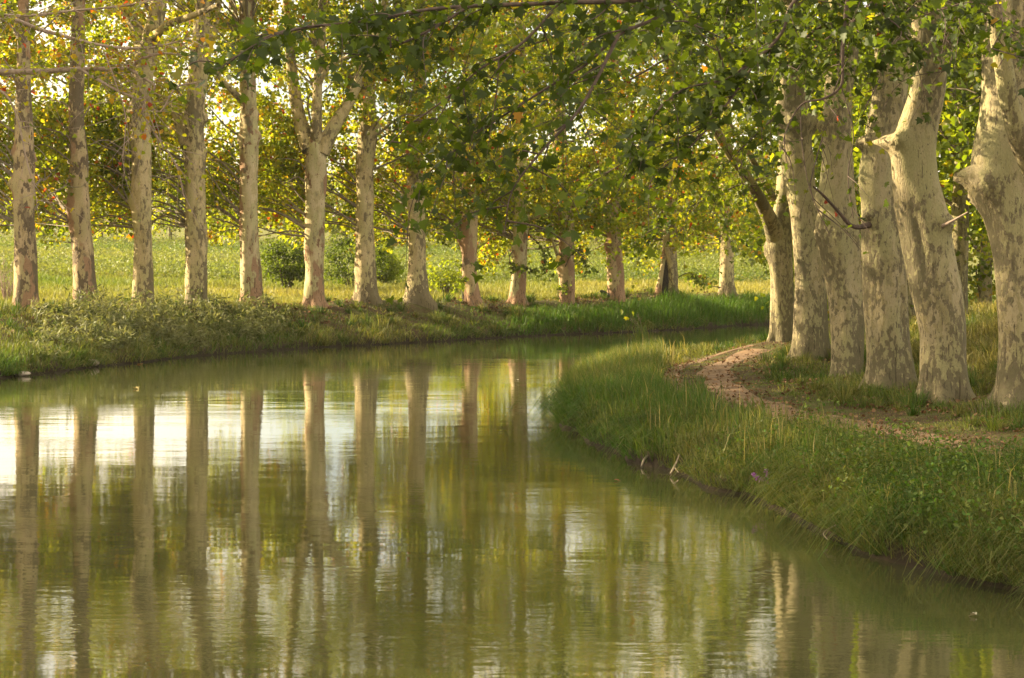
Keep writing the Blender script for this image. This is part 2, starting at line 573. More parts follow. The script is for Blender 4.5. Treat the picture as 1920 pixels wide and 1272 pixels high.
# ---- ground sheet
def graded(lo, hi, fine_lo, fine_hi, step, grow=1.14):
    mid = list(np.arange(fine_lo, fine_hi + step / 2, step))
    s, x = step, fine_hi
    while x < hi:
        s *= grow
        x += s
        mid.append(x)
    s, x = step, fine_lo
    while x > lo:
        s *= grow
        x -= s
        mid.insert(0, x)
    return np.array(mid)


gx = graded(-900, 900, -24, 18, 0.16)
gy = graded(-60, 1800, 22, 140, 0.2)
GX, GY = np.meshgrid(gx, gy)
GZ = ground_z(GX.ravel(), GY.ravel())
nx, ny = len(gx), len(gy)
ii = (np.arange(ny - 1)[:, None] * nx + np.arange(nx - 1)[None]).ravel()
gm, nt, n, l, out = new_mat('bank_soil')
tcg = n.new('ShaderNodeTexCoord')
t1 = n.new('ShaderNodeTexNoise')
t1.inputs['Scale'].default_value = 0.9
t1.inputs['Detail'].default_value = 8
t2 = n.new('ShaderNodeTexNoise')
t2.inputs['Scale'].default_value = 9
t2.inputs['Detail'].default_value = 6
for t in (t1, t2):
    l.new(tcg.outputs['Object'], t.inputs['Vector'])
c = mixc(n, l, (0.075, 0.052, 0.028), (0.085, 0.085, 0.028), ramp_fac(n, l, t1.outputs['Fac'], 0.42, 0.58))
c = mixc(n, l, c, (0.15, 0.105, 0.06), ramp_fac(n, l, t2.outputs['Fac'], 0.55, 0.7))
sep = n.new('ShaderNodeSeparateXYZ')
l.new(tcg.outputs['Object'], sep.inputs[0])
c = mixc(n, l, c, (0.17, 0.17, 0.045), ramp_fac(n, l, sep.outputs['Y'], 128, 150))
c = mixc(n, l, (0.030, 0.022, 0.014), c, ramp_fac(n, l, sep.outputs['Z'], 0.16, 0.42))
pb = n.new('ShaderNodeBsdfPrincipled')
pb.inputs['Roughness'].default_value = 0.95
pb.inputs['Specular IOR Level'].default_value = 0.1
l.new(c, pb.inputs['Base Color'])
bb = n.new('ShaderNodeBump')
bb.inputs['Strength'].default_value = 0.8
bb.inputs['Distance'].default_value = 0.06
l.new(t2.outputs['Fac'], bb.inputs['Height'])
l.new(bb.outputs[0], pb.inputs['Normal'])
l.new(pb.outputs[0], out.inputs['Surface'])
o = mesh_np('ground', np.stack([GX.ravel(), GY.ravel(), GZ], -1), np.stack([ii, ii + 1, ii + nx + 1, ii + nx], -1), gm, smooth=True)
o['kind'] = 'structure'

# ---- water
wm, nt, n, l, out = new_mat('canal_water')
tcw = n.new('ShaderNodeTexCoord')


def wnoise(sc, det, stretch):
    mpw = n.new('ShaderNodeMapping')
    mpw.inputs['Scale'].default_value = stretch
    l.new(tcw.outputs['Object'], mpw.inputs['Vector'])
    t = n.new('ShaderNodeTexNoise')
    t.inputs['Scale'].default_value = sc
    t.inputs['Detail'].default_value = det
    l.new(mpw.outputs[0], t.inputs['Vector'])
    return t.outputs['Fac']


w1 = wnoise(5.5, 3, (0.55, 1.0, 1))
w2 = wnoise(0.9, 2, (0.5, 1.0, 1))
patch = wnoise(0.22, 3, (0.35, 1.3, 1))
ad = n.new('ShaderNodeMath')
ad.operation = 'MULTIPLY'
l.new(w1, ad.inputs[0])
l.new(ramp_fac(n, l, patch, 0.35, 0.65), ad.inputs[1])
b1 = n.new('ShaderNodeBump')
b1.inputs['Strength'].default_value = 1.0
b1.inputs['Distance'].default_value = 0.0030
l.new(ad.outputs[0], b1.inputs['Height'])
b2 = n.new('ShaderNodeBump')
b2.inputs['Strength'].default_value = 1.0
b2.inputs['Distance'].default_value = 0.0045
l.new(w2, b2.inputs['Height'])
l.new(b1.outputs[0], b2.inputs['Normal'])
pw = n.new('ShaderNodeBsdfPrincipled')
pw.inputs['Base Color'].default_value = (0.054, 0.056, 0.020, 1)
pw.inputs['Roughness'].default_value = 0.032
pw.inputs['IOR'].default_value = 1.85
pw.inputs['Specular IOR Level'].default_value = 0.62
l.new(b2.outputs[0], pw.inputs['Normal'])
l.new(pw.outputs[0], out.inputs['Surface'])
o = mesh_np('canal_water', [(-45, -40, 0), (120, -40, 0), (420, 215, 0), (420, 225, 0), (-45, 225, 0)], [np.array([(0, 1, 2, 3, 4)])], wm)
o['kind'] = 'structure'

# ---- the two-track path on the right bank
MAIN = np.array([G(*p) for p in [(1920, 862), (1790, 836), (1680, 814), (1600, 801), (1540, 786), (1470, 771), (1400, 752), (1362, 727), (1340, 704), (1350, 686), (1385, 672), (1425, 656)]])
SIDE = np.array([G(*p) for p in [(1300, 752), (1272, 732), (1259, 708), (1272, 691), (1312, 677), (1362, 661), (1408, 648)]])


def near_line(line, x, y):
    return np.abs(signed(line[:, :2], x, y, 1))


def ribbon(line, half, seed):
    pts, _ = smooth_line(line, np.ones(len(line)), 12)
    t = nrm(np.gradient(pts[:, :2], axis=0))
    nv = np.stack([-t[:, 1], t[:, 0]], -1)
    f = fnoise(np.random.default_rng(seed), 1.6)
    V = []
    for k in np.linspace(-1, 1, 9):
        wv = half * (1 + 0.3 * f(pts[:, 0] + k * 3, pts[:, 1]))
        q = pts[:, :2] + nv * (k * wv)[:, None]
        edge = 0.012 if abs(k) < 0.99 else -0.03
        V.append(np.concatenate([q, (ground_z(q[:, 0], q[:, 1]) + edge)[:, None]], 1))
    V = np.array(V)
    m = len(pts)
    a = (np.arange(8)[:, None] * m + np.arange(m - 1)[None]).ravel()
    return V.reshape(-1, 3), np.stack([a, a + 1, a + m + 1, a + m], -1)


M_PATH = plain_material('beaten_earth', (0.125, 0.070, 0.036), (0.235, 0.142, 0.074), 3.5, 0.95, 0.5)
bagp = Bag()
bagp.add(*ribbon(MAIN, 0.50, 5))
bagp.add(*ribbon(SIDE, 0.26, 6))
o = bagp.build('path', M_PATH, smooth=True)
o['kind'] = 'structure'

# ------------------------------------------------------------------ trunks
def build_trunk(root, base, D, spec, mat, seed, ns=30, dz=0.12, flare=0.18, burls=(), grooves=3, name='trunk', lean=(0, 0), top=None):
    """Round trunk following its outline; the local origin is the tree's base."""
    rng = np.random.default_rng(seed)
    pts = np.array([P((a + b) / 2, y, D) for y, a, b in spec]) - base
    rad = np.array([(b - a) / 2 * D / FPX for y, a, b in spec])
    zs = pts[:, 2]
    z = np.arange(-0.5, (top if top is not None else zs[-1]), dz)
    cx = np.interp(z, zs, pts[:, 0])
    r = np.interp(z, zs, rad)
    k = max(3, int(0.45 / dz)) | 1
    ker = np.hanning(k + 2)[1:-1]
    ker /= ker.sum()
    pad = k // 2
    cx = np.convolve(np.pad(cx, pad, mode='edge'), ker, 'valid')
    r = np.convolve(np.pad(r, pad, mode='edge'), ker, 'valid')
    cyy = 0.12 * np.sin(z * 0.5 + rng.uniform(0, 6)) * np.clip(z / 3, 0, 1) + lean[1] * z
    th = np.linspace(0, 2 * np.pi, ns, endpoint=False)
    TH, Z = np.meshgrid(th, z)
    m = np.ones_like(TH)
    for _ in range(7):
        ka, kz = rng.integers(1, 5), rng.normal() * 1.6
        m += 0.026 * np.sin(ka * TH + kz * Z + rng.uniform(0, 6))
    for _ in range(grooves):
        a0, w0 = rng.uniform(0, 6.28), rng.normal() * 0.12
        d = np.angle(np.exp(1j * (TH - a0 - w0 * Z)))
        m -= 0.07 * np.exp(-(d / 0.22) ** 2) * np.clip(1.3 - Z / 6, 0.2, 1)
    kf = rng.integers(4, 7)
    pf = rng.uniform(0, 6.28)
    m += flare * np.exp(-np.clip(Z, 0, None) / 0.38) * (0.45 + 0.75 * np.cos(kf * TH + pf) * np.exp(-np.clip(Z, 0, None) / 0.5))
    rr = r[:, None] * m
    for bx_th, bz, amp, sz, sa in burls:
        d = np.angle(np.exp(1j * (TH - bx_th)))
        gsh = np.exp(-((Z - bz) / sz) ** 2 - (d / sa) ** 2)
        rr += amp * gsh * (1 + .22 * np.sin(13 * TH + 17 * Z + seed) + .14 * np.sin(29 * Z - 21 * TH)) - amp * .22 * np.exp(-((Z - bz - sz * 1.15) / (sz * .22)) ** 2 - (d / (sa * .8)) ** 2)
    V = np.stack([cx[:, None] + rr * np.cos(TH), cyy[:, None] + rr * np.sin(TH), Z], -1).reshape(-1, 3)
    nz = len(z)
    i = np.arange(nz - 1)[:, None] * ns
    j = np.arange(ns)[None]
    kk = (j + 1) % ns
    Fq = np.stack([i + j, i + kk, i + kk + ns, i + j + ns], -1).reshape(-1, 4)
    V = np.concatenate([V, [[cx[-1], cyy[-1], z[-1] + r[-1] * 0.4]]])
    cap = np.stack([(nz - 1) * ns + np.arange(ns), (nz - 1) * ns + (np.arange(ns) + 1) % ns, np.full(ns, nz * ns)], -1)
    mesh_np(name, V, [Fq, cap], mat, root, smooth=True)
    return lambda h: np.array([np.interp(h, z, cx), np.interp(h, z, cyy), h]), (lambda h: np.interp(h, z, r))


def limb(root, base, D, path, mat, ns=12, name='limb'):
    """path: (x, y, distance offset, width in pixels)."""
    pts = np.array([P(x, y, D + dd) for x, y, dd, w in path]) - base
    rad = np.array([w / 2 * D / FPX for x, y, dd, w in path])
    V, Fq = tube(pts, rad, ns, 8)
    return mesh_np(name, V, Fq, mat, root, smooth=True)


def burl_px(base, D, x_side, y, amp, sz=0.35, sa=0.6):
    """A knot on the left (-1) or right (+1) flank, at pixel height y."""
    z = P(960, y, D)[2] - base[2]
    th = {-1: math.pi, 1: 0.0, 0: -math.pi / 2, -2: -math.pi * 0.75, 2: -math.pi * 0.25}[x_side]
    return (th, z, amp, sz, sa)


# ------------------------------------------------------------------ crowns
GAPS = [(405, 250, 52, 42), (372, 262, 20, 40), (75, 45, 26, 40), (320, 275, 28, 26), (715, 262, 22, 42), (1000, 270, 32, 26), (1060, 225, 24, 40), (170, 270, 16, 24), (10, 320, 14, 26), (640, 300, 16, 40), (300, 320, 26, 22)]


def crown_far(i, base, axis_fn, rng, zlow, zfront, nclump, per):
    """Leaf clumps of one tree of the far row, in coordinates about its base. The field lies along +u, the canal along -u."""
    uf = nrm(np.array([-0.85, 0.53, 0]))
    vf = np.array([0.53, 0.85, 0])
    out = []
    while len(out) < nclump:
        u = rng.uniform(-5.5, 7.0)
        v = rng.uniform(-3.4, 3.4)
        z = rng.uniform(zlow, 21.5)
        wide = 5.8 * (1 - max(0, (z - 13) / 10) ** 2) * (0.75 + 0.25 * min(1, (z - 3) / 6))
        if (u / max(wide, .5)) ** 2 + (v / 4.2) ** 2 > 1:
            continue
        if u < 1.3 and z < zfront + rng.normal() * 1.0:
            continue
        if u >= 1.3 and z < zlow + 2.2 + 1.6 * math.sin(v * 1.7 + i * 2.1) + rng.normal() * .7:
            continue
        if u < 1.3 and z < 17 and i < 6 and rng.random() < 0.84:
            continue
        if z > 9 and rng.random() < (0.5 if u > 1.3 else 0.3):
            continue
        p = axis_fn(min(z, 9)) * np.array([1, 1, 0]) + uf * u + vf * v + np.array([0, 0, z])
        px, py = PXY((p + base)[None])
        g = 0
        for gx_, gy_, sx_, sy_ in GAPS:
            if ((px[0] - gx_) / sx_) ** 2 + ((py[0] - gy_) / sy_) ** 2 < 1.0 + rng.random() * .9:
                g = 1
        if g and rng.random() < 0.86:
            continue
        out.append(p)
    for _ in range(13):
        u, v = rng.uniform(1.4, 6.2), rng.uniform(-3.4, 3.4)
        for z in np.arange(rng.uniform(6.8, 9), zlow - 1.3 + rng.uniform(-.5, 2.4), -.55):
            u += rng.normal() * .14
            v += rng.normal() * .14
            out.append(axis_fn(6) * np.array([1, 1, 0]) + uf * u + vf * v + np.array([0, 0, z]))
    C = np.array(out)
    small = np.arange(len(C)) >= nclump
    k = np.where(small, 34, rng.poisson(per, len(C)) + 12)
    idx = np.repeat(np.arange(len(C)), k)
    sig = np.where(small[:, None], .30, rng.uniform(0.28, 0.68, (len(C), 1))) * np.array([[1, 1, 0.55]])
    off = rng.normal(size=(len(idx), 3)) * sig[idx]
    off[:, 2] -= 0.10 * (off[:, 0] ** 2 + off[:, 1] ** 2)
    hue = rng.normal(0.54, 0.10, len(C))
    t = hue[idx] + rng.normal(0, 0.11, len(idx)) + (rng.random(len(idx)) < 0.03) * 0.4
    return C, C[idx] + off, t


def add_crown(root, pts, t, size, rng, kind='simple', mat=None, name='crown', up=0.5):
    V, Fq, k = leaf_batch(pts, size * rng.uniform(0.65, 1.2, len(pts)), rng, kind, up)
    c = np.repeat(leaf_colors(t, rng), k, axis=0)
    return mesh_np(name, V, Fq, mat or M_LEAF, root, c)


def add_branches(root, C, axis_fn, rng, count, r0, mat, top=15, name='branches', ns=5):
    bag = Bag()
    for p in C[rng.permutation(len(C))[:count]]:
        h = min(max(p[2] - rng.uniform(0.8, 3.0), 3.5), top)
        a = axis_fn(h)
        m1 = a + (p - a) * 0.35 + np.array([0, 0, rng.uniform(0.1, 0.7)]) + rng.normal(size=3) * 0.2
        m2 = a + (p - a) * 0.7 + np.array([0, 0, rng.uniform(-0.1, 0.5)]) + rng.normal(size=3) * 0.25
        rr = r0 * rng.uniform(0.6, 1.3)
        bag.add(*tube([a, m1, m2, p], [rr, rr * .7, rr * .45, rr * .18], ns, 3))
        for _ in range(2):
            q = p + rng.normal(size=3) * np.array([.8, .8, .5])
            bag.add(*tube([m2, (m2 + q) / 2 + rng.normal(size=3) * .15, q], [rr * .35, rr * .25, rr * .1], 4, 2))
    return bag.build(name, mat, root, smooth=True)


# ------------------------------------------------------------------ boughs with big leaves
def bough(bagB, bagL, pts, r0, r1, rng, leaf=0.17, twig=(0.5, 1.3), step=0.30, start=0.15, hue=0.25, dens=1.0, droop=0.5, kind='lobed', dead=0.0, fill=3):
    line, rad = smooth_line(np.asarray(pts, float), np.linspace(r0, r1, len(pts)), 8)
    bagB.add(*tube(line, rad, 7))
    seg = np.linalg.norm(np.diff(line, axis=0), axis=1)
    s = np.concatenate([[0], np.cumsum(seg)])
    tot = s[-1]
    Lp, La, Lt = [], [], []
    for q in np.arange(tot * start, tot, step):
        if rng.random() > dens:
            continue
        a = np.array([np.interp(q, s, line[:, k]) for k in range(3)])
        tg = nrm(np.array([np.interp(min(q + .3, tot), s, line[:, k]) for k in range(3)]) - a + 1e-6)
        d = nrm(rng.normal(size=3) * np.array([1, 1, .45]) + tg * 0.7 + np.array([0, 0, -0.15]))
        ln = rng.uniform(*twig)
        m = a + d * ln * .5 + rng.normal(size=3) * .06 * ln
        e = a + d * ln + np.array([0, 0, -droop * ln * rng.uniform(.2, 1)]) + rng.normal(size=3) * .08
        tw, tr = smooth_line(np.array([a, m, e]), np.array([.011, .007, .003]) * (1 + r0 * 2), 4)
        bagB.add(*tube(tw, tr, 4))
        hu = rng.normal(hue, .1)
        for f in np.linspace(0.15, 1, max(3, int(ln / 0.10 * dens))):
            p = tw[int(f * (len(tw) - 1))]
            for _ in range(fill):
                if rng.random() < dead:
                    continue
                Lp.append(p + rng.normal(size=3) * np.array([.13, .13, .10]))
                La.append(nrm(rng.normal(size=3) + d * .8 + np.array([0, 0, -.7])))
                Lt.append(hu + rng.normal() * .09 + (rng.random() < .025) * .55)
    if Lp:
        Lp, La, Lt = np.array(Lp), np.array(La), np.array(Lt)
        V, Fq, k = leaf_batch(Lp, leaf * rng.uniform(.55, 1.25, len(Lp)), rng, kind, 0.7, 0.4, 0.14, La)
        bagL.add(V, Fq, np.repeat(leaf_colors(Lt, rng), k, axis=0))


FAR_SPRIGS = {
    8: [[(868, 545, 116.4), (864, 530, 116), (862, 520, 116), (866, 540, 115.6)]],
    9: [[(962, 470, 120.3), (955, 485, 119.6), (962, 505, 119.3), (985, 500, 119), (998, 510, 118.8)], [(990, 440, 120.6), (1008, 455, 120), (1022, 480, 119.8), (1018, 510, 119.6)]],
    10: [[(1060, 500, 124), (1070, 480, 123.4), (1090, 470, 123), (1098, 500, 122.8)], [(1052, 565, 124), (1046, 550, 123.8), (1050, 535, 123.6)]],
    12: [[(1272, 520, 131.5), (1290, 512, 131), (1310, 520, 130.5), (1330, 530, 130)]],
    13: [[(1352, 540, 138.5), (1330, 535, 138), (1312, 528, 137.5), (1290, 515, 137)]],
}
FAR_LABELS = [
    'stout pinkish plane trunk leftmost in the far row beside a bare shrub',
    'leaning plane tree with a knot on its left flank, second from left on far bank',
    'straight tan plane tree with small left stub, third from left in the far row',
    'plane tree forking high with a pale sunlit foot behind the grey weeds',
    'slim straight plane tree with ringed knots left of the forked tree',
    'plane tree that forks low into three pale limbs above a red scarred foot',
    'slightly bowed plane tree just right of the three-limbed forked tree',
    'broad-footed plane tree with spreading roots and dark shadow on the bank',
    'bare reddish trunk with dark scar at its foot on the far bank',
    'plane trunk with a leafy sprig halfway up and splayed pale foot',
    'orange peeled trunk with a round knot hole on the far bank',
    'short reddish-brown trunk with orange leaves and stub at its foot behind the reeds',
    'hollow plane tree with a tall black split in its trunk',
    'last plane tree of the far row, pale-edged trunk right of hollow one',
]
FAR_MAT = [M_BARK_BROWN, M_BARK_BROWN, M_BARK_FAR, M_BARK_FAR] + [M_BARK_SCORCH, M_BARK_SCORCH, M_BARK_FAR, M_BARK_FAR, M_BARK_RED, M_BARK_SCORCH, M_BARK_RED, M_BARK_RED, M_BARK_FAR, M_BARK_FAR]
FAR_BURLS = {0: [(-1, 345, .22), (-1, 285, .14), (1, 300, .10)], 1: [(-1, 376, .26), (0, 250, .1)], 2: [(-1, 378, .16), (-1, 210, .14), (1, 200, .12)], 3: [(1, 222, .22), (1, 285, .12), (-1, 215, .12)],
             4: [(1, 255, .18), (-1, 260, .16), (1, 215, .10)], 6: [(1, 240, .18)], 7: [(-1, 300, .14)], 8: [(-1, 450, .18)], 9: [(1, 425, .18), (-1, 470, .08)], 10: [(-1, 505, .10)], 11: [(-1, 462, .16)]}
FAR_LIMBS = {
    2: [[(272, 110, 0, 34), (258, 60, 1, 26), (240, 20, 1.5, 22), (228, -30, 2, 20)], [(285, 70, 0, 18), (320, 45, -2, 14), (360, 30, -3.5, 12), (410, 10, -5, 9)]],
    3: [[(352, 275, 0, 26), (330, 215, 1.0, 22), (300, 185, 2.0, 16), (275, 165, 3, 10)], [(372, 140, 0, 18), (400, 60, 2, 14), (415, -30, 3, 12)]],
    4: [[(455, 190, 0, 14), (425, 160, -1, 10), (395, 125, -2, 8), (370, 95, -3, 5)], [(462, 120, 0, 20), (440, 40, 2, 16), (430, -40, 3, 14)]],
    5: [[(582, 282, 0, 34), (562, 225, .5, 26), (549, 150, .8, 21), (542, 70, 1.0, 17), (532, -60, 1.5, 14)],
        [(592, 285, 0, 26), (594, 230, -.4, 20), (596, 150, -.2, 17), (604, 60, 0, 14), (600, -60, 0, 12)],
        [(602, 285, 0, 34), (625, 240, 0, 26), (655, 190, .3, 21), (688, 115, .6, 17), (712, 40, 1, 14), (740, -60, 1, 12)],
        [(594, 170, -.2, 11), (612, 130, -.6, 9), (640, 112, -1, 7), (680, 95, -1.5, 4)]],
    6: [[(692, 200, 0, 20), (672, 120, 1, 15), (650, 40, 2, 12), (640, -40, 3, 10)]],
    7: [[(772, 300, 0, 16), (742, 260, 1, 11), (715, 235, 2, 7), (690, 225, 3, 4)]],
    9: [[(975, 440, 0, 20), (990, 412, -.6, 13), (1012, 402, -1.2, 9), (1040, 380, -2, 5)]],
    10: [[(1054, 500, 0, 8), (1042, 470, -.7, 6), (1032, 440, -1.2, 4), (1022, 415, -1.8, 3)]],
}
GROUP_FAR = 'plane trees along the far bank'
far_bases = []
for i, (D, spec) in enumerate(FAR):
    rng = np.random.default_rng(100 + i)
    base = base_of(D, spec)
    far_bases.append(base)
    root = empty('plane_tree', base, FAR_LABELS[i], 'tree', GROUP_FAR)
    bl = [burl_px(base, D, s, y, a, 0.28, 0.5) for s, y, a in FAR_BURLS.get(i, [])]
    if i == 12:
        # the hollow tree: two shells with a black cavity between them
        right = [(y, 1248 if y > 480 else 1242 + (480 - y) * 0.02, b) for y, a, b in spec]
        right[0] = (563, 1250, 1276)
        ax, rf = build_trunk(root, base, D, right, FAR_MAT[i], 200 + i, 24, 0.14, 0.10, [], 2)
        left = [(565, 1224, 1243), (540, 1230, 1246), (510, 1236, 1249), (490, 1239, 1251), (470, 1241, 1254), (455, 1244, 1254)]
        build_trunk(root, base, D + .1, left, M_BARK_SCORCH, 300 + i, 18, 0.14, 0.08, [], 2, name='split_shell')
        core = [(565, 1234, 1256), (540, 1236, 1256), (500, 1241, 1256), (480, 1244, 1255), (470, 1246, 1254)]
        build_trunk(root, base, D + .25, core, M_HOLLOW, 400 + i, 18, 0.14, 0.0, [], 2, name='hollow')
    else:
        fl = {7: 0.5, 5: 0.42, 6: 0.3, 9: 0.4, 8: 0.3}.get(i, 0.2)
        ax, rf = build_trunk(root, base, D, spec, FAR_MAT[i], 200 + i, 28, 0.12, fl, bl, 3)
    for pth in FAR_LIMBS.get(i, []):
        limb(root, base, D, pth, M_BARK_FAR)
    if i == 8:
        build_trunk(root, base, D - .42, [(556, 866, 876), (535, 864, 874), (515, 866, 871)], M_HOLLOW, 480, 12, 0.1, 0.1, [], 1, name='scar')
    if i == 11:
        limb(root, base, D - .6, [(1142, 556, 0, 9), (1132, 549, -.2, 8), (1126, 546, -.3, 5)], M_HOLLOW, 8, 'stub')
    if i in FAR_SPRIGS:
        rs = np.random.default_rng(650 + i)
        for pth in FAR_SPRIGS[i]:
            bB, bL = Bag(), Bag()
            bough(bB, bL, [P(*q) for q in pth], .035, .01, rs, leaf=.21, twig=(.25, .7), step=.16, start=.35, hue=.30, droop=.6, kind='lobed', fill=2)
            sp = bL.build('foliage', M_LEAF, root, origin=base)
            bB.build('stem', M_TWIG, sp, True, origin=base)
    low = [4.6, 4.6, 4.3, 4.5, 4.6, 4.7, 4.7, 4.4, 4.2, 3.6, 3.6, 3.3, 3.4, 3.4][i]
    front = [13.0, 13.0, 13.0, 12.5, 12.0, 11.0, 9.0, 7.8, 5.2, 5.0, 4.6, 4.2, 4.4, 4.2][i]
    C, pts, t = crown_far(i, base, ax, rng, low, front, 172, 78)
    add_crown(root, pts, t, 0.20, rng)
    add_branches(root, C, ax, rng, 46, 0.06, M_BRANCH, 13)

# ---- more of the same row beyond the left edge of the photograph: unseen, with gaps and heights set to shape sun and shade
off_far = []
rng = np.random.default_rng(77)
for k in (4, 5, 6, 7, 9, 10, 11, 13):
    x, y = -20.0 - 1.9 * k, 88 - 4.8 * k
    off_far.append(np.array([x, y, float(ground_z(np.array([x]), np.array([y]))[0]) - 0.05]))


def simple_tree(root, seed, h, crown_r, zlow, nclump, per, size, trunk_r, bark, hue=0.4, flat=0.75, sig=(0.4, 0.9), leafmat=None, branches=20, ymid=None):
    rng = np.random.default_rng(seed)
    z = np.linspace(-0.4, h * 0.85, 14)
    bend = rng.normal(size=2) * 0.25
    pts = np.stack([bend[0] * np.sin(z / h * 3), bend[1] * np.sin(z / h * 2.2), z], -1)
    rad = trunk_r * np.interp(z / h, [-.1, 0, .06, .4, .85], [1.5, 1.35, 1.05, .7, .15])
    V, Fq = tube(pts, rad, 14)
    mesh_np('trunk', V, Fq, bark, root, smooth=True)

    def ax(hh):
        return np.array([np.interp(hh, z, pts[:, 0]), np.interp(hh, z, pts[:, 1]), hh])
    C = []
    while len(C) < nclump:
        p = rng.uniform(-1, 1, 3)
        q = np.linalg.norm(p)
        if q > 1 or rng.random() > 0.25 + 0.75 * q:
            continue
        zc = (h + zlow) / 2 + p[2] * (h - zlow) / 2
        lump = 1 + 0.25 * math.sin(3 * math.atan2(p[1], p[0]) + seed) * math.sin(zc * 1.1 + seed)
        C.append((p[0] * crown_r * lump, p[1] * crown_r * lump, zc))
    C = np.array(C)
    k = rng.poisson(per, len(C)) + 8
    idx = np.repeat(np.arange(len(C)), k)
    sg = rng.uniform(sig[0], sig[1], (len(C), 1)) * np.array([[1, 1, flat]])
    off = rng.normal(size=(len(idx), 3)) * sg[idx]
    t = rng.normal(hue, 0.1, len(C))[idx] + rng.normal(0, 0.1, len(idx)) + (rng.random(len(idx)) < 0.03) * 0.35
    add_crown(root, C[idx] + off, t, size, rng, mat=leafmat)
    if branches:
        add_branches(root, C, ax, rng, branches, trunk_r * 0.2, M_BRANCH, h * 0.7)


def copy_thing(src, loc, rotz, label, scale=1.0):
    r = src.copy()
    COL.objects.link(r)
    r.location = loc
    r.rotation_euler = (0, 0, rotz)
    r.scale = (scale,) * 3
    r['label'] = label
    for ch in list(src.children):
        c_ = ch.copy()
        COL.objects.link(c_)
        c_.parent = r
    return r


first = None
for k, b in enumerate(off_far):
    if first is None:
        first = empty('plane_tree', b, 'unseen plane tree of the far row just outside the left edge, added for its shade', 'tree', GROUP_FAR)
        simple_tree(first, 5, 21, 5.2, 6.5, 95, 50, 0.28, 0.52, M_BARK_FAR, 0.42)
    else:
        copy_thing(first, b, k * 1.3, 'unseen plane tree of the far row outside the left edge, added for its shade', (1 + 0.06 * math.sin(k * 2.1)) * (1.0 if k < 4 else 1.1 if k < 8 else 1.45))

# ------------------------------------------------------------------ right row, big and close
NEAR_LABELS = [
    'bright sunlit plane tree with a long limb leaning left, farthest in the right row',
    'thick mottled plane tree with pale square burl, behind the bend of the path',
    'narrower speckled plane tree with bulging left flank, third along the right row',
    'broad smooth plane trunk with a knobbly burl, fourth along the right row',
    'twisted plane tree with a big snout-like burl, nearest the path at right',
    'dark shaded plane tree cut by the right edge with a pointed snag',
]
NEAR_BURLS = {
    0: [(-1, 470, .10, .3, .6)],
    1: [(-1, 213, .16, .30, .55), (1, 228, .26, .30, .55), (0, 232, .16, .3, .6), (2, 300, .08, .4, .6)],
    2: [(-1, 440, .12, .5, .7), (-1, 232, .14, .25, .5), (1, 110, .12, .5, .5), (-1, 375, .10, .2, .4)],
    3: [(-1, 268, .20, .14, .35), (-2, 262, .14, .16, .35), (-1, 335, .08, .5, .7), (-2, 405, .12, .12, .3), (1, 120, .12, .3, .5)],
    4: [(-1, 266, .34, .17, .42), (-2, 262, .20, .2, .4), (1, 70, .26, .22, .5), (2, 78, .22, .2, .45), (-1, 30, .10, .15, .5), (2, 418, .14, .2, .4), (-1, 82, .06, .15, .5)],
    5: [(-1, 330, .34, .17, .36), (-2, 345, .16, .3, .5), (-1, 370, .14, .3, .6)],
}
GROUP_NEAR = 'plane trees along the right bank path'
near_roots = []
for i, (D, spec) in enumerate(NEAR):
    base = base_of(D, spec)
    root = empty('plane_tree', base, NEAR_LABELS[i], 'tree', GROUP_NEAR)
    bl = [(lambda q: q)(burl_px(base, D, s, y, a, sz, sa)) for s, y, a, sz, sa in NEAR_BURLS[i]]
    ax, rf = build_trunk(root, base, D, spec, M_BARK, 500 + i, 56, 0.055, [0.3, 0.42, 0.3, 0.42, 0.42, 0.42][i], bl, 7)
    near_roots.append((root, base, D, ax))
r0 = near_roots[0]
limb(r0[0], r0[1], 68, [(1458, 455, 0, 40), (1440, 405, -1, 28), (1412, 352, -2.5, 20), (1380, 305, -4, 18), (1335, 235, -6, 16), (1296, 180, -7.5, 14), (1250, 110, -9, 11), (1200, 20, -11, 8)], M_BARK)
limb(r0[0], r0[1], 68, [(1450, 372, -.5, 14), (1425, 325, -2, 11), (1405, 290, -3, 10), (1390, 268, -4, 8), (1365, 225, -5, 5)], M_BARK)
r5 = near_roots[5]
limb(r5[0], r5[1], 40, [(1945, 330, -1.0, 46), (1915, 270, -1.3, 40), (1893, 190, -1.5, 36), (1878, 100, -1.6, 34), (1862, 0, -1.7, 32), (1850, -80, -1.8, 30)], M_BARK)
r3 = near_roots[3]
limb(r3[0], r3[1], 48, [(1640, 420, -.3, 13), (1600, 425, -.8, 8), (1570, 395, -1.1, 6), (1545, 368, -1.4, 5), (1525, 350, -1.6, 3)], M_TWIG, 8, 'broken_branch')
r4 = near_roots[4]
limb(r4[0], r4[1], 44, [(1765, 425, -.4, 8), (1785, 415, -.7, 5), (1815, 398, -1.0, 2.5)], M_DRYTWIG, 6, 'broken_branch')

def px_path(lst):
    return [P(*p) for p in lst]


def bough_parts(root, base, specs, mat_b, mat_l, seed):
    rng = np.random.default_rng(seed)
    bB, bL = Bag(), Bag()
    for path, kw in specs:
        bough(bB, bL, px_path(path), rng=rng, **kw)
    bB.build('branches', mat_b, root, smooth=True, origin=base)
    if bL.n:
        bL.build('foliage', mat_l, root, origin=base)


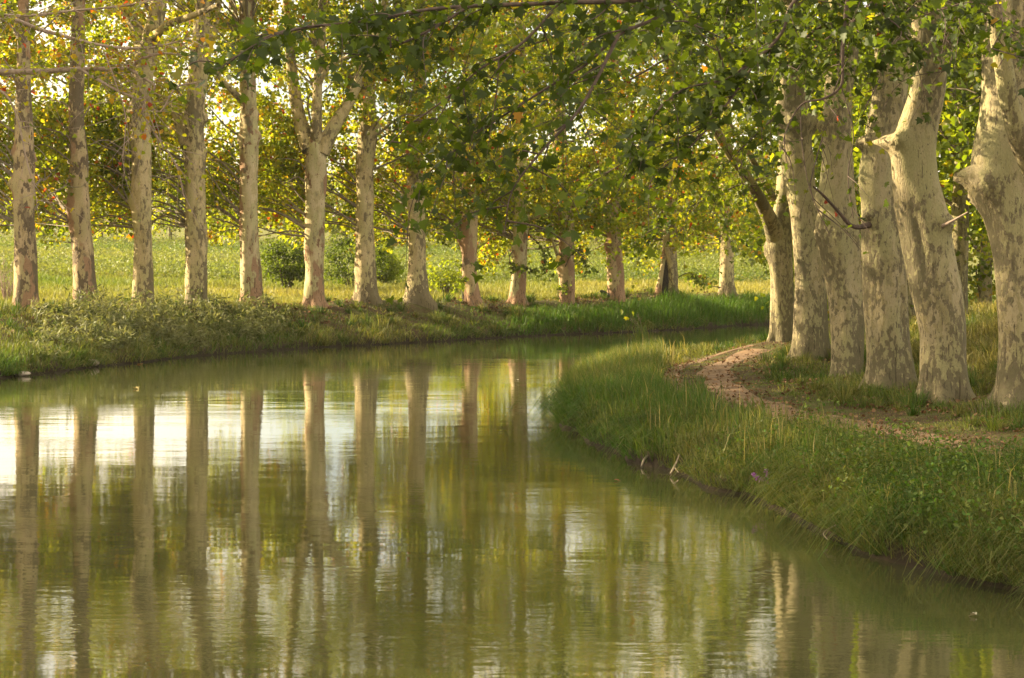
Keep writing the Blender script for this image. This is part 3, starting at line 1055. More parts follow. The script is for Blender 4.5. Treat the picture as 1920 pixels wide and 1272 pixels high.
# sprays of the right row reaching over the canal
K = dict(r0=.032, r1=.006, leaf=.145, twig=(.7, 1.9), step=.20, hue=.42, droop=.6, dens=.82)
SPRAYS = {
    0: [([(1420, 365, 65), (1385, 315, 63.5), (1345, 255, 62), (1300, 190, 60)], dict(K, dens=.6, fill=2)), ([(1440, 330, 67), (1380, 350, 65), (1310, 380, 63), (1240, 420, 62), (1190, 455, 61)], K), ([(1330, 235, 62), (1270, 260, 61), (1200, 290, 60), (1130, 330, 60), (1080, 375, 60)], K),
        ([(1250, 110, 59), (1180, 150, 58), (1090, 190, 58), (1010, 240, 58)], K),
        ([(1200, 20, 57), (1100, 50, 56), (980, 90, 56), (870, 130, 56), (790, 180, 56)], K)],
    1: [([(1470, 40, 59), (1400, 70, 57), (1320, 100, 56), (1230, 150, 55)], K), ([(1460, 215, 59), (1420, 250, 57), (1370, 300, 56), (1330, 350, 55), (1290, 400, 55)], K),
        ([(1470, -60, 58), (1330, -50, 55), (1180, -30, 53), (1030, 10, 52), (900, 60, 52)], K)],
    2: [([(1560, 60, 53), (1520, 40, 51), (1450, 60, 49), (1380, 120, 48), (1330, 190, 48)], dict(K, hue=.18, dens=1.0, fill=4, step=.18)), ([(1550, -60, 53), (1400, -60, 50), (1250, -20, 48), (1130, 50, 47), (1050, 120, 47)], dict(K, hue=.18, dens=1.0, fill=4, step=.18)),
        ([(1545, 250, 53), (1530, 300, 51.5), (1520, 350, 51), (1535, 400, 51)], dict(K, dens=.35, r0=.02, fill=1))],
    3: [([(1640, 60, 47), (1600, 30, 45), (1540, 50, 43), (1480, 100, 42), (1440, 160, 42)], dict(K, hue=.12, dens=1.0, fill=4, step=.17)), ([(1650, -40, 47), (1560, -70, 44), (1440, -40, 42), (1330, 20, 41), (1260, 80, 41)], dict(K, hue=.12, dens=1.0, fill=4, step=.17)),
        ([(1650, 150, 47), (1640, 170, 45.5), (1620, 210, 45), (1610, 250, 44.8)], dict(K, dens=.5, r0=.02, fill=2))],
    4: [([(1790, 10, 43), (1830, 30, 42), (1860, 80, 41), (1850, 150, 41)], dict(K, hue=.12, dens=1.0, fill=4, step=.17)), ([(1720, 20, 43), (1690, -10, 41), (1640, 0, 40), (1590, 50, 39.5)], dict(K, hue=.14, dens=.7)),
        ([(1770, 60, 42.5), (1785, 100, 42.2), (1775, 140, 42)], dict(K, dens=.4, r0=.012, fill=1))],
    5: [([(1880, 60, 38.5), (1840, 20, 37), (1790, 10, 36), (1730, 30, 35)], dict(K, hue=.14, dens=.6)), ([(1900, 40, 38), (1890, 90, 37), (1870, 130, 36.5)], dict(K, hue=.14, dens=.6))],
}
for i, (root, base, D, ax) in enumerate(near_roots):
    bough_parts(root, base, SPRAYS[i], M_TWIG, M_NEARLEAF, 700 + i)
    # the high crown, above the frame
    rng = np.random.default_rng(800 + i)
    C = []
    while len(C) < 90:
        p = rng.uniform(-1, 1, 3)
        if p @ p > 1:
            continue
        C.append((p[0] * 5.5 - 1.0, p[1] * 3.6, 15.5 + p[2] * 5.5))
    C = np.array(C)
    idx = np.repeat(np.arange(len(C)), rng.poisson(50, len(C)) + 10)
    off = rng.normal(size=(len(idx), 3)) * np.array([.8, .8, .5])
    add_crown(root, C[idx] + off, rng.normal(.35, .15, len(idx)), 0.30, rng)

# two more plane trees of that row stand right of the frame; their low boughs hang into the picture
KN = dict(r0=.022, r1=.006, leaf=.145, twig=(.4, 1.3), step=.19, hue=.11, droop=.5, fill=3, dens=.84)  # dark green leaves, hue lowered further to stand in for shade on them
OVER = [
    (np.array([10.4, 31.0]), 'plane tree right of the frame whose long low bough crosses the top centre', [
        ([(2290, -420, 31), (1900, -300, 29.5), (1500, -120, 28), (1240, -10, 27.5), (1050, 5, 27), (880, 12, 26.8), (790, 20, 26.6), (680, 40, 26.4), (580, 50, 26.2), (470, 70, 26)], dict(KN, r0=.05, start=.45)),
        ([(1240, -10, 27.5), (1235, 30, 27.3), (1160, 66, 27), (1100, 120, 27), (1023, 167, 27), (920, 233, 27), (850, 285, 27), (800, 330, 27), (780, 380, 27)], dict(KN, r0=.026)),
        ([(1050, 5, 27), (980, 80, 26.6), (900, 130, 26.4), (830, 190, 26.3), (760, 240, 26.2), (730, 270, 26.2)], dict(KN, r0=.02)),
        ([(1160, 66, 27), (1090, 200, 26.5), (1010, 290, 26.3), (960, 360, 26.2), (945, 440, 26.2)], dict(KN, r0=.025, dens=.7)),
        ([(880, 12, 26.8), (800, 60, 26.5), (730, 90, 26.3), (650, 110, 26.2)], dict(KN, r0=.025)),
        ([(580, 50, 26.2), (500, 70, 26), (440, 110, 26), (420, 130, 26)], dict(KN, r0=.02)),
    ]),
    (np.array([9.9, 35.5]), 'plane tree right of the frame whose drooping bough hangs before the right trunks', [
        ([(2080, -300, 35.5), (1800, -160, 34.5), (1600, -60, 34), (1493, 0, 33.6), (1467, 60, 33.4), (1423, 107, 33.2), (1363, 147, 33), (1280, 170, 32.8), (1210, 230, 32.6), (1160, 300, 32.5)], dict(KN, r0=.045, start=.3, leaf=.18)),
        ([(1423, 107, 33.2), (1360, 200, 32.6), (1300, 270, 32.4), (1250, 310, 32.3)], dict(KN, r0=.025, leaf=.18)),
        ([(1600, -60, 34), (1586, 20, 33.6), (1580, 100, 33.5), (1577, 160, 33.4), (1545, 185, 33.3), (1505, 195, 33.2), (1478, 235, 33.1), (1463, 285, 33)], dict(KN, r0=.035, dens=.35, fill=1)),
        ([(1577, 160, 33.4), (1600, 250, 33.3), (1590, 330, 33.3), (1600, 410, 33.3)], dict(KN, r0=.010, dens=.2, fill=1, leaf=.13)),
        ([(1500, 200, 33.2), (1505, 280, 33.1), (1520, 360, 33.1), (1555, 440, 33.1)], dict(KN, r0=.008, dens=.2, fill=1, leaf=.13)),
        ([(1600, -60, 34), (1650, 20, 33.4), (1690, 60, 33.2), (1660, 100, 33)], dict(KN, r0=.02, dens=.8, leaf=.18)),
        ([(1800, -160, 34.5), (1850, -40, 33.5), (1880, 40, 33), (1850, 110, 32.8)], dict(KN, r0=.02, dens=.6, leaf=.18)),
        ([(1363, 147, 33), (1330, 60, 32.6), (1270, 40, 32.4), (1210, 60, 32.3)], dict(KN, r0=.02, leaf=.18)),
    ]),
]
for k, (xy, lab, specs) in enumerate(OVER):
    z = float(ground_z(xy[:1], xy[1:])[0]) - .05
    base = np.array([xy[0], xy[1], z])
    root = empty('plane_tree', base, lab, 'tree', GROUP_NEAR)
    rngk = np.random.default_rng(60 + k)
    zz = np.linspace(-.5, 15, 40)
    V, Fq = tube(np.stack([.2 * np.sin(zz / 3 + k), .15 * np.sin(zz / 2.5), zz], -1), .5 * np.interp(zz, [-.5, 0, .6, 9, 15], [1.6, 1.4, 1.05, .8, .3]), 28)
    mesh_np('trunk', V, Fq, M_BARK, root, smooth=True)
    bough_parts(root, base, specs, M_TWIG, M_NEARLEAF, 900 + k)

# a dry bough with red seed balls hangs in from a tree left of the frame
xy = np.array([-25.0, 66.0])
base = np.array([xy[0], xy[1], float(ground_z(xy[:1], xy[1:])[0]) - .05])
root = empty('plane_tree', base, 'plane tree left of the frame whose half-dead pinkish boughs cross the upper left', 'tree', GROUP_FAR)
zz = np.linspace(-.5, 17, 40)
V, Fq = tube(np.stack([.2 * np.sin(zz / 3), .15 * np.sin(zz / 2.5), zz], -1), .5 * np.interp(zz, [-.5, 0, .6, 9, 17], [1.6, 1.4, 1.05, .8, .3]), 20)
mesh_np('trunk', V, Fq, M_BARK_FAR, root, smooth=True)
KD = dict(r0=.12, r1=.02, leaf=.15, twig=(.7, 2.4), step=.11, hue=.64, droop=.35, fill=1, dead=.62, kind='simple')
bough_parts(root, base, [
    ([(-570, 300, 66), (-300, 190, 65), (-80, 140, 64), (60, 135, 63.5), (150, 130, 63), (240, 128, 62.8), (262, 112, 62.6), (310, 100, 62.5), (350, 108, 62.4)], dict(KD, start=.4)),
    ([(-570, 200, 66), (-300, 60, 65), (-60, 20, 64), (90, 60, 63), (190, 85, 62.5), (280, 90, 62.3), (360, 70, 62.2)], dict(KD, start=.4, r0=.09)),
    ([(150, 130, 63), (220, 170, 62.4), (270, 190, 62.2), (300, 210, 62), (330, 165, 62), (370, 155, 61.8)], dict(KD, r0=.05)),
    ([(240, 128, 62.8), (275, 150, 62.3), (290, 165, 62.2), (268, 205, 62.2), (290, 250, 62), (330, 310, 62), (345, 370, 62)], dict(KD, r0=.04, dens=.6)),
    ([(-80, 140, 64), (0, 170, 63), (30, 215, 62.8), (50, 300, 62.6), (70, 380, 62.5)], dict(KD, r0=.035, dens=.5)),
    ([(-60, 20, 64), (40, 30, 63), (140, 20, 62.6), (240, 10, 62.4), (330, -10, 62)], dict(KD, r0=.05)),
    ([(190, 85, 62.5), (215, 150, 62.3), (235, 220, 62.2), (230, 300, 62.2)], dict(KD, r0=.02, dens=.6)),
], M_DRYTWIG, M_LEAF, 950)

# ------------------------------------------------------------------ background trees and bushes
HW = dict(sig=(0.5, 1.1), branches=14)
BACK = [  # x pixel, distance, height, radius, hue, label
    (60, 250, 9, 5.0, .30, 'rounded green tree at the left end of the far field edge'),
    (190, 285, 10, 6.0, .42, 'yellowish tree at the field edge behind the second trunk'),
    (320, 300, 9.5, 6.5, .34, 'green tree at the field edge seen between third and fourth trunk'),
    (430, 270, 8.5, 5.0, .46, 'yellow-green tree at the field edge left of the slim trunk'),
    (540, 260, 9, 5.5, .38, 'bushy tree at the field edge left of the forked tree'),
    (650, 290, 10, 6.0, .34, 'tall rounded tree at the field edge right of the forked tree'),
    (745, 250, 8, 4.8, .45, 'light green tree at the field edge left of the broad-footed trunk'),
    (840, 280, 9, 6.0, .40, 'green tree at the field edge between broad-footed and scarred trunk'),
    (930, 300, 9, 6.0, .36, 'dull green tree at the field edge left of the sprigged trunk'),
    (1030, 270, 8, 5.0, .44, 'yellow-green tree at the field edge left of the knot-holed trunk'),
    (1120, 290, 9, 6.0, .38, 'green tree at the field edge behind the orange peeled trunk'),
    (1220, 260, 8.5, 5.5, .46, 'pale green tree at the field edge behind the hollow tree'),
    (1320, 240, 9, 5.5, .40, 'bushy tree at the field edge left of the last far trunk'),
    (1420, 220, 9, 5.5, .42, 'yellowish tree at the field edge right of the last far trunk'),
]
for k, (px, D, h, cr_, hue, lab) in enumerate(BACK):
    x = (px - 960) * D / FPX
    z = float(ground_z(np.array([x]), np.array([float(D)]))[0])
    root = empty('field_tree', (x, D, z), lab, 'tree', 'trees along the edge of the field')
    simple_tree(root, 1000 + k, h, cr_, 0.8, 70, 60, 0.40, 0.25, M_BRANCH, hue + .14, **HW)

BUSH = [(538, 137, 3.7, 1.6, .10, 'dark green bush on the field between the slim and the forked trunk'),
        (660, 140, 3.8, 2.3, .08, 'wide dark bush behind the bowed trunk right of the forked tree'),
        (720, 150, 2.6, 1.3, .42, 'light green bush right of the wide dark bush'),
        (835, 133, 2.4, 1.1, .45, 'thin yellowish bush left of the scarred trunk')]
for k, (px, D, h, cr_, hue, lab) in enumerate(BUSH):
    x = (px - 960) * D / FPX
    z = float(ground_z(np.array([x]), np.array([float(D)]))[0])
    root = empty('bush', (x, D, z), lab, 'bush', 'bushes on the field')
    rngb = np.random.default_rng(1100 + k)
    bag = Bag()
    for _ in range(16):
        a = rngb.uniform(0, 6.28)
        e = np.array([math.cos(a) * cr_ * .6, math.sin(a) * cr_ * .6, h * rngb.uniform(.4, .7)])
        bag.add(*tube([(0.2 * math.cos(a), .2 * math.sin(a), -.1), e * np.array([.5, .5, .6]), e], [.03, .022, .01], 5, 3))
    bag.build('stems', M_TWIG, root, smooth=True)
    C = rngb.normal(size=(60, 3))
    C = nrm(C) * rngb.uniform(.3, 1, (60, 1)) ** .5 * np.array([cr_, cr_, h * .42]) + np.array([0, 0, h * .56])
    per = 60 if k < 3 else 18
    idx = np.repeat(np.arange(60), per)
    off = rngb.normal(size=(len(idx), 3)) * .22
    add_crown(root, C[idx] + off, rngb.normal(hue, .06, 60)[idx] + rngb.normal(0, .06, len(idx)), 0.15, rngb)

# trees behind the right row
RBACK = [(1600, 84, 13, 4.5, 1.6, .42, 'leafy tree seen between the second and third right trunks'), (1560, 96, 14, 4.5, 1.2, .46, 'yellow-green tree far behind the right row'),
         (1790, 66, 12, 3.8, 2.6, .40, 'leafy tree on the embankment right of the twisted trunk'), (1700, 78, 14, 4.5, 2.2, .38, 'leafy tree behind the broad smooth right trunk'),
         (1900, 74, 14, 4.6, 2.0, .34, 'leafy tree behind the dark trunk at the right edge'), (1845, 92, 13, 4.5, 1.5, .44, 'bushy tree deep behind the embankment at right'),
         (2010, 58, 13, 4.0, 2.4, .34, 'leafy tree beyond the right edge on the embankment')]
for k, (px, D, h, cr_, zl, hue, lab) in enumerate(RBACK):
    x = (px - 960) * D / FPX
    z = float(ground_z(np.array([x]), np.array([float(D)]))[0])
    root = empty('bank_tree', (x, D, max(z, 0)), lab, 'tree', 'trees behind the right row')
    simple_tree(root, 1200 + k, h, cr_, zl, 120, 60, 0.21, 0.34, M_BARK, hue, sig=(.4, .8), branches=24)

# ------------------------------------------------------------------ ground cover
dry_n = fnoise(np.random.default_rng(31), 0.45)
tuft_n = fnoise(np.random.default_rng(32), 2.6)
GREEN = np.array([0.078, 0.120, 0.018])
LUSH = np.array([0.062, 0.135, 0.015])
STRAW = np.array([0.31, 0.25, 0.10])
OLIVE = np.array([0.140, 0.140, 0.032])


def mixcol(t, a, b):
    t = np.clip(t, 0, 1)[:, None]
    return a * (1 - t) + b * t


def visible(x, y, margin=140):
    px = 960 + (x * FPX) / np.maximum(y, 1)
    return (px > -margin) & (px < 1920 + margin)


def scatter(n, x0, x1, y0, y1, rng):
    # even in the picture rather than on the map: nearer ground gets more
    u = rng.random(n)
    y = 1 / (1 / y0 + u * (1 / y1 - 1 / y0))
    x = rng.uniform(x0, x1, n)
    return x, y


TR = np.array([(b[0], b[1], 0.55) for b in [base_of(D, s) for D, s in FAR + NEAR]])


def off_trunks(x, y, m=1.0):
    ok = np.ones(x.shape, bool)
    for a, b, r in TR:
        ok &= np.hypot(x - a, y - b) > r * m
    return ok


# right bank: short grass
rng = np.random.default_rng(40)
x, y = scatter(760000, 0.5, 24, 23, 93, rng)
dl, dr = dists(x, y)
pm, ps = near_line(MAIN, x, y), near_line(SIDE, x, y)
ok = (dr > 0.05) & visible(x, y) & off_trunks(x, y, .85)
den = np.clip(0.55 + 0.35 * tuft_n(x, y), .1, 1)
den *= np.where(pm < .48, .08, np.where(pm < .9, .5, 1)) * np.where(ps < .28, .15, 1)
den *= np.where((dr > 4.6) & (dr < 9), .62, 1)
ok &= rng.random(len(x)) < den
x, y, dr, pm = x[ok], y[ok], dr[ok], pm[ok]
z = ground_z(x, y)
N = len(x)
h = rng.uniform(.12, .34, N) * np.clip(1 + .65 * tuft_n(x * .7, y * .7), .3, 2.2) + np.clip(1.5 - dr, 0, 1.5) * .12
h *= np.where(pm < 1.1, .22, np.where(pm < 2.0, .45, 1)) * np.where(dr > 9, 1.7, 1) * np.where((dr < 3.2) & (y > 36), 1.15, 1)
h = np.clip(h, .05, .75)
ln = rng.normal(size=(N, 2)) * .5 + np.array([-.12, 0]) + .35 * np.stack([gn2(x * .6, y * .6), gn1(x * 1.9, y * 1.9)], -1)
wd = rng.uniform(.008, .018, N) * np.interp(y, [25, 50, 90], [1, 1.5, 2.4])
V, Fq = grass_batch(np.stack([x, y, z - .02], -1), h, wd, ln, rng)
tt = .40 + .34 * dry_n(x, y) + .22 * tuft_n(x * 1.3, y * 1.3) + rng.normal(0, .2, N) + np.where((dr > 9), .45, 0) + np.where(y > 58, .12, 0)
c = mixcol(tt, GREEN, mixcol(rng.random(N), OLIVE, STRAW) * 1.0) * rng.uniform(.55, 1.5, (N, 1))
o = mesh_np('grass', V, Fq, M_GRASS, None, np.repeat(c, 5, axis=0))
tag(o, 'short green and straw-coloured grass covering the right bank', 'grass', kind='stuff')

# long blades that arch over the water, on both banks
def edge_grass(seed, n, box, left, name, label, hmax, wide, tint):
    rng = np.random.default_rng(seed)
    x, y = scatter(n, *box, rng)
    d = dists(x, y)[0 if left else 1]
    ok = (d > -0.06) & (d < 1.3) & visible(x, y)
    x, y, d = x[ok], y[ok], d[ok]
    ok = rng.random(len(x)) < np.clip(.65 + .55 * tuft_n(x * .8 + 9, y * .8), .12, 1) * np.where(d < .55, 1, .4)
    x, y, d = x[ok], y[ok], d[ok]
    e, k = 0.05, 0 if left else 1
    gr = nrm(np.stack([dists(x + e, y)[k] - dists(x - e, y)[k], dists(x, y + e)[k] - dists(x, y - e)[k]], -1))
    N = len(x)
    big = np.clip(1 + .5 * tuft_n(x * .45, y * .45 + 4), .45, 1.7)
    h = rng.uniform(.35, 1.0, N) * hmax * big
    ln = -gr * rng.uniform(.15, 1.0, (N, 1)) + rng.normal(size=(N, 2)) * .30
    wd = rng.uniform(.007, .014, N) * np.interp(y, [25, 50, 90, 120], [1, 1.4, 2.4, 3]) * wide
    V, Fq = grass_batch(np.stack([x, y, np.maximum(ground_z(x, y), .10) - .03], -1), h, wd, ln, rng, rng.uniform(.6, 1.25, N))
    tt = tint + .3 * dry_n(x, y) + rng.normal(0, .25, N)
    c = mixcol(tt, LUSH * .9, mixcol(rng.random(N), OLIVE, STRAW)) * rng.uniform(.65, 1.35, (N, 1))
    o = mesh_np(name, V, Fq, M_GRASS, None, np.repeat(c, 5, axis=0))
    tag(o, label, 'grass', kind='stuff')


edge_grass(41, 300000, (0.3, 12, 23, 90), False, 'bank_edge_grass', 'long arching grass drooping over the water along the right bank', .78, 1.0, .36)
edge_grass(141, 300000, (-26, 16, 66, 136), True, 'far_edge_grass', 'long grass drooping to the water along the left and far bank', .75, 1.0, .34)

# tussocks: blades that spread from one root, in clumps with gaps between
def tussocks(seed, n, box, left, dmin, dmax, name, label, hmin, hmax, nb, wide, xlim=None):
    rng = np.random.default_rng(seed)
    x, y = scatter(n, *box, rng)
    dl, dr = dists(x, y)
    d = dl if left else dr
    ok = (d > dmin) & (d < dmax) & visible(x, y, 40) & off_trunks(x, y, 1.2)
    if not left:
        ok &= (near_line(MAIN, x, y) > 1.3) & (near_line(SIDE, x, y) > .5)
    if xlim is not None:
        px = 960 + x * FPX / y
        ok &= (px > xlim[0]) & (px < xlim[1])
    ok &= rng.random(len(x)) < np.clip(.55 + .6 * tuft_n(x * .35 + 3, y * .35), .05, 1)
    x, y, d = x[ok], y[ok], d[ok]
    H = rng.uniform(hmin, hmax, len(x)) * np.clip(1 + .35 * dry_n(x * 1.5, y * 1.5), .5, 1.5)
    tone = rng.uniform(0, 1, len(x)) ** 1.3
    idx = np.repeat(np.arange(len(x)), nb)
    N = len(idx)
    a = rng.uniform(0, 6.28, N)
    rr = np.abs(rng.normal(size=N)) * .35 * H[idx] * .45
    ox, oy = np.cos(a), np.sin(a)
    X, Y = x[idx] + ox * rr, y[idx] + oy * rr
    h = H[idx] * rng.uniform(.55, 1.1, N)
    out_ = np.abs(rng.normal(.5, .3, N))[:, None]
    lean = np.stack([ox, oy], -1) * out_ + rng.normal(size=(N, 2)) * .12 + rng.normal(size=(len(x), 2))[idx] * .12
    w = rng.uniform(.007, .014, N) * np.interp(Y, [25, 50, 90, 120], [1, 1.4, 2.3, 2.9]) * wide
    V, Fq = grass_batch(np.stack([X, Y, np.maximum(ground_z(X, Y), .08) - .03], -1), h, w, lean, rng, rng.uniform(.45, 1.0, N))
    c = mixcol(tone[idx] * .75 + rng.normal(0, .16, N), LUSH * .75, mixcol(rng.random(N), OLIVE, STRAW)) * rng.uniform(.6, 1.4, (N, 1))
    o = mesh_np(name, V, Fq, M_GRASS, None, np.repeat(c, 5, axis=0))
    tag(o, label, 'grass', kind='stuff')


tussocks(61, 5200, (.5, 22, 24, 88), False, .0, 12, 'bank_tussocks', 'loose grass tussocks spread over the right bank', .28, .62, 75, 1.0)
tussocks(62, 5000, (-26, 18, 68, 138), True, .0, 7, 'far_tussocks', 'shaggy grass tussocks along the left and far bank', .35, .8, 48, 1.15)

# right bank: tall rushes on the point and along the verge
rng = np.random.default_rng(42)
x, y = scatter(260000, 0.6, 9, 36, 88, rng)
dl, dr = dists(x, y)
ps = near_line(SIDE, x, y)
pm = near_line(MAIN, x, y)
px = 960 + x * FPX / y
w_ = np.where((y > 48) & (y < 72) & (px < 1245) & (dr < 3.4), .75, 0) + np.where((y > 34) & (y < 50) & (dr > .8) & (dr < 2.6), .22, 0) + np.where((y >= 72) & (dr < 1.0), .4, 0)
ok = (dr > .1) & (ps > .4) & (pm > .6) & (rng.random(len(x)) < w_ * np.clip(.5 + .6 * tuft_n(x, y + 11), .02, 1))
x, y = x[ok], y[ok]
N = len(x)
h = rng.uniform(.45, .95, N) * np.interp(y, [36, 50, 72, 80], [.7, 1.0, 1.05, .6])
ln = rng.normal(size=(N, 2)) * .26 + np.array([-.08, 0])
V, Fq = grass_batch(np.stack([x, y, ground_z(x, y) - .02], -1), h, rng.uniform(.010, .02, N), ln, rng)
c = mixcol(.42 + .25 * dry_n(x, y) + rng.normal(0, .25, N), LUSH * .85, mixcol(rng.random(N), OLIVE * 1.2, STRAW)) * rng.uniform(.7, 1.3, (N, 1))
o = mesh_np('rushes', V, Fq, M_GRASS, None, np.repeat(c, 5, axis=0))
tag(o, 'tall upright rushes massed on the grassy point of the right bank', 'rushes', kind='stuff')

rng = np.random.default_rng(142)
x, y = scatter(1100, 1, 10, 25, 70, rng)
dl, dr = dists(x, y)
ok = (dr > .2) & (dr < 3.2) & (near_line(MAIN, x, y) > 1.4)
x, y = x[ok], y[ok]
N = len(x)
V, Fq = grass_batch(np.stack([x, y, ground_z(x, y) - .02], -1), rng.uniform(.5, 1.05, N), rng.uniform(.012, .02, N) * y / 35, rng.normal(size=(N, 2)) * .3, rng)
o = mesh_np('dead_stalks', V, Fq, M_GRASS, None, np.repeat(mixcol(rng.random(N), STRAW * .6, STRAW * 1.3), 5, axis=0))
tag(o, 'dry straw-coloured stalks standing in the right bank grass', 'stalks', kind='stuff')

# right bank corner: leafy herbs
rng = np.random.default_rng(43)
x, y = scatter(30000, 3.4, 14, 23.5, 40, rng)
dl, dr = dists(x, y)
pm = near_line(MAIN, x, y)
ok = (dr > .15) & (dr < 3.4) & (pm > 1.5) & visible(x, y) & (rng.random(len(x)) < np.interp(y, [30, 36, 40], [1, .5, .05]) * np.clip(.55 + .5 * tuft_n(x * .5, y * .5), .05, 1))
x, y, dr = x[ok], y[ok], dr[ok]
z = ground_z(x, y)
N = len(x)
hh = rng.uniform(.22, .75, N) * np.clip(1 + .4 * tuft_n(x * .4, y * .4), .5, 1.6) * np.interp(dr, [0, 1, 3.4], [.7, 1.1, .8])
per = 11
f = rng.uniform(.15, 1.0, (N, per))
lean = rng.normal(size=(N, 2)) * .2 + np.array([-.2, -.05])
q = np.stack([x[:, None] + lean[:, :1] * hh[:, None] * f + rng.normal(size=(N, per)) * .05, y[:, None] + lean[:, 1:] * hh[:, None] * f + rng.normal(size=(N, per)) * .05, z[:, None] + hh[:, None] * f], -1).reshape(-1, 3)
V, Fq, k = leaf_batch(q, rng.uniform(.05, .10, len(q)), rng, 'narrow', .9, .3, .1)
tone = mixcol(.30 + .3 * np.repeat(tuft_n(x, y), per) + rng.normal(0, .2, N * per), LUSH * .62, OLIVE * .95) * rng.uniform(.7, 1.3, (N * per, 1))
hb = Bag()
hb.add(V, Fq, np.repeat(tone, k, axis=0))
pick = np.repeat(rng.random(N) < .22, per)
q2 = q[pick] + rng.normal(size=(int(pick.sum()), 3)) * .04
V, Fq, k = leaf_batch(q2, rng.uniform(.035, .07, len(q2)), rng, 'simple', 1.1, .3, .12)
hb.add(V, Fq, np.repeat(mixcol(.25 + rng.normal(0, .2, len(q2)), LUSH * 1.0, OLIVE * 1.4) * rng.uniform(.7, 1.35, (len(q2), 1)), k, axis=0))
o = hb.build('bank_herbs', M_GRASS)
tag(o, 'leafy green herbs crowding the near corner of the right bank', 'herbs', kind='stuff')

# left bank grass
rng = np.random.default_rng(44)
x, y = scatter(420000, -30, 36, 66, 150, rng)
dl, dr = dists(x, y)
ok = (dl > .03) & (dl < 16) & visible(x, y) & off_trunks(x, y, .9)
bare = (dl > 3.2) & (dl < 7.2) & (x > -14) & (x < 14)
ok &= rng.random(len(x)) < np.clip(.62 + .4 * tuft_n(x * .6, y * .6), .08, 1) * np.where(bare, np.clip(.45 + .5 * gn1(x * 1.5, y * 1.5), .06, .8), 1)
x, y, dl = x[ok], y[ok], dl[ok]
N = len(x)
h = rng.uniform(.14, .34, N) * (1 + .4 * tuft_n(x * .4, y * .4)) * np.interp(dl, [0, 1.5, 3, 8, 12], [1.5, 1.1, .8, .9, 1.6])
ln = rng.normal(size=(N, 2)) * .4 + np.array([.15, -.1])
V, Fq = grass_batch(np.stack([x, y, ground_z(x, y) - .02], -1), np.clip(h, .06, .9), rng.uniform(.02, .042, N), ln, rng)
tt = .38 + .35 * dry_n(x, y) + rng.normal(0, .18, N) + np.where(dl > 8, .3, 0) - np.where(dl < 1.2, .2, 0)
c = mixcol(tt, GREEN * 1.15, mixcol(rng.random(N), OLIVE * 1.3, STRAW)) * rng.uniform(.7, 1.3, (N, 1))
o = mesh_np('far_bank_grass', V, Fq, M_GRASS, None, np.repeat(c, 5, axis=0))
tag(o, 'patchy green and yellow grass on the slope below the far trees', 'grass', kind='stuff')

# bright reeds along the far waterline
rng = np.random.default_rng(45)
x, y = scatter(190000, -2, 34, 108, 150, rng)
dl, dr = dists(x, y)
ok = (dl > .1) & (dl < 3.6) & (x > .6 + rng.normal(size=len(x)) * .8)
x, y, dl = x[ok], y[ok], dl[ok]
ok = rng.random(len(x)) < np.clip(.55 + .4 * tuft_n(x * .6, y * .6), .1, 1)
x, y, dl = x[ok], y[ok], dl[ok]
N = len(x)
h = rng.uniform(.6, 1.25, N) * np.interp(x, [0, 4, 9, 14], [.55, .8, 1.1, 1.15]) * np.interp(dl, [0, .8, 3.6], [.8, 1.0, .7])
ln = rng.normal(size=(N, 2)) * .22 + np.array([.05, -.12])
V, Fq = grass_batch(np.stack([x, y, ground_z(x, y) - .03], -1), h, rng.uniform(.022, .045, N), ln, rng)
c = mixcol(.12 + rng.normal(0, .15, N), np.array([.060, .135, .012]), OLIVE * 1.3) * rng.uniform(.75, 1.3, (N, 1))
o = mesh_np('reeds', V, Fq, M_GRASS, None, np.repeat(c, 5, axis=0))
tag(o, 'bright green reed belt along the far waterline at the bend', 'reeds', kind='stuff')

# grey-green tall weeds on the left bank
rng = np.random.default_rng(46)
x, y = scatter(34000, -24, -2, 74, 106, rng)
dl, dr = dists(x, y)
px = 960 + x * FPX / y
ok = (dl > .4) & (dl < 5.6) & (px > 60) & (px < 560) & (rng.random(len(x)) < np.clip(.5 + .55 * tuft_n(x * .5, y * .5), .05, 1) * np.interp(px, [60, 190, 460, 560], [.1, .5, .5, .1]))
x, y, dl, px = x[ok], y[ok], dl[ok], px[ok]
z = ground_z(x, y)
N = len(x)
hh = rng.uniform(.35, 1.25, N) * (1 + .35 * tuft_n(x * .35, y * .35)) * np.interp(dl, [.4, 2, 5.6], [.7, 1.1, .8]) * np.interp(px, [60, 220, 560], [.7, 1, .75])
per = 12
f = rng.uniform(.1, 1.0, (N, per))
lean = rng.normal(size=(N, 2)) * .22
q = np.stack([x[:, None] + lean[:, :1] * hh[:, None] * f + rng.normal(size=(N, per)) * .06, y[:, None] + lean[:, 1:] * hh[:, None] * f + rng.normal(size=(N, per)) * .06, z[:, None] + hh[:, None] * f], -1).reshape(-1, 3)
V, Fq, k = leaf_batch(q, rng.uniform(.16, .36, len(q)), rng, 'narrow', .5, .5, .1)
tone = mixcol(.45 + .3 * np.repeat(tuft_n(x, y), per) + rng.normal(0, .2, N * per), np.array([.10, .125, .042]), np.array([.27, .26, .13])) * rng.uniform(.7, 1.3, (N * per, 1))
o = mesh_np('tall_weeds', V, Fq, M_GRASS, None, np.repeat(tone, k, axis=0))
tag(o, 'grey-green tall weeds massed on the left bank below the trees', 'weeds', kind='stuff')

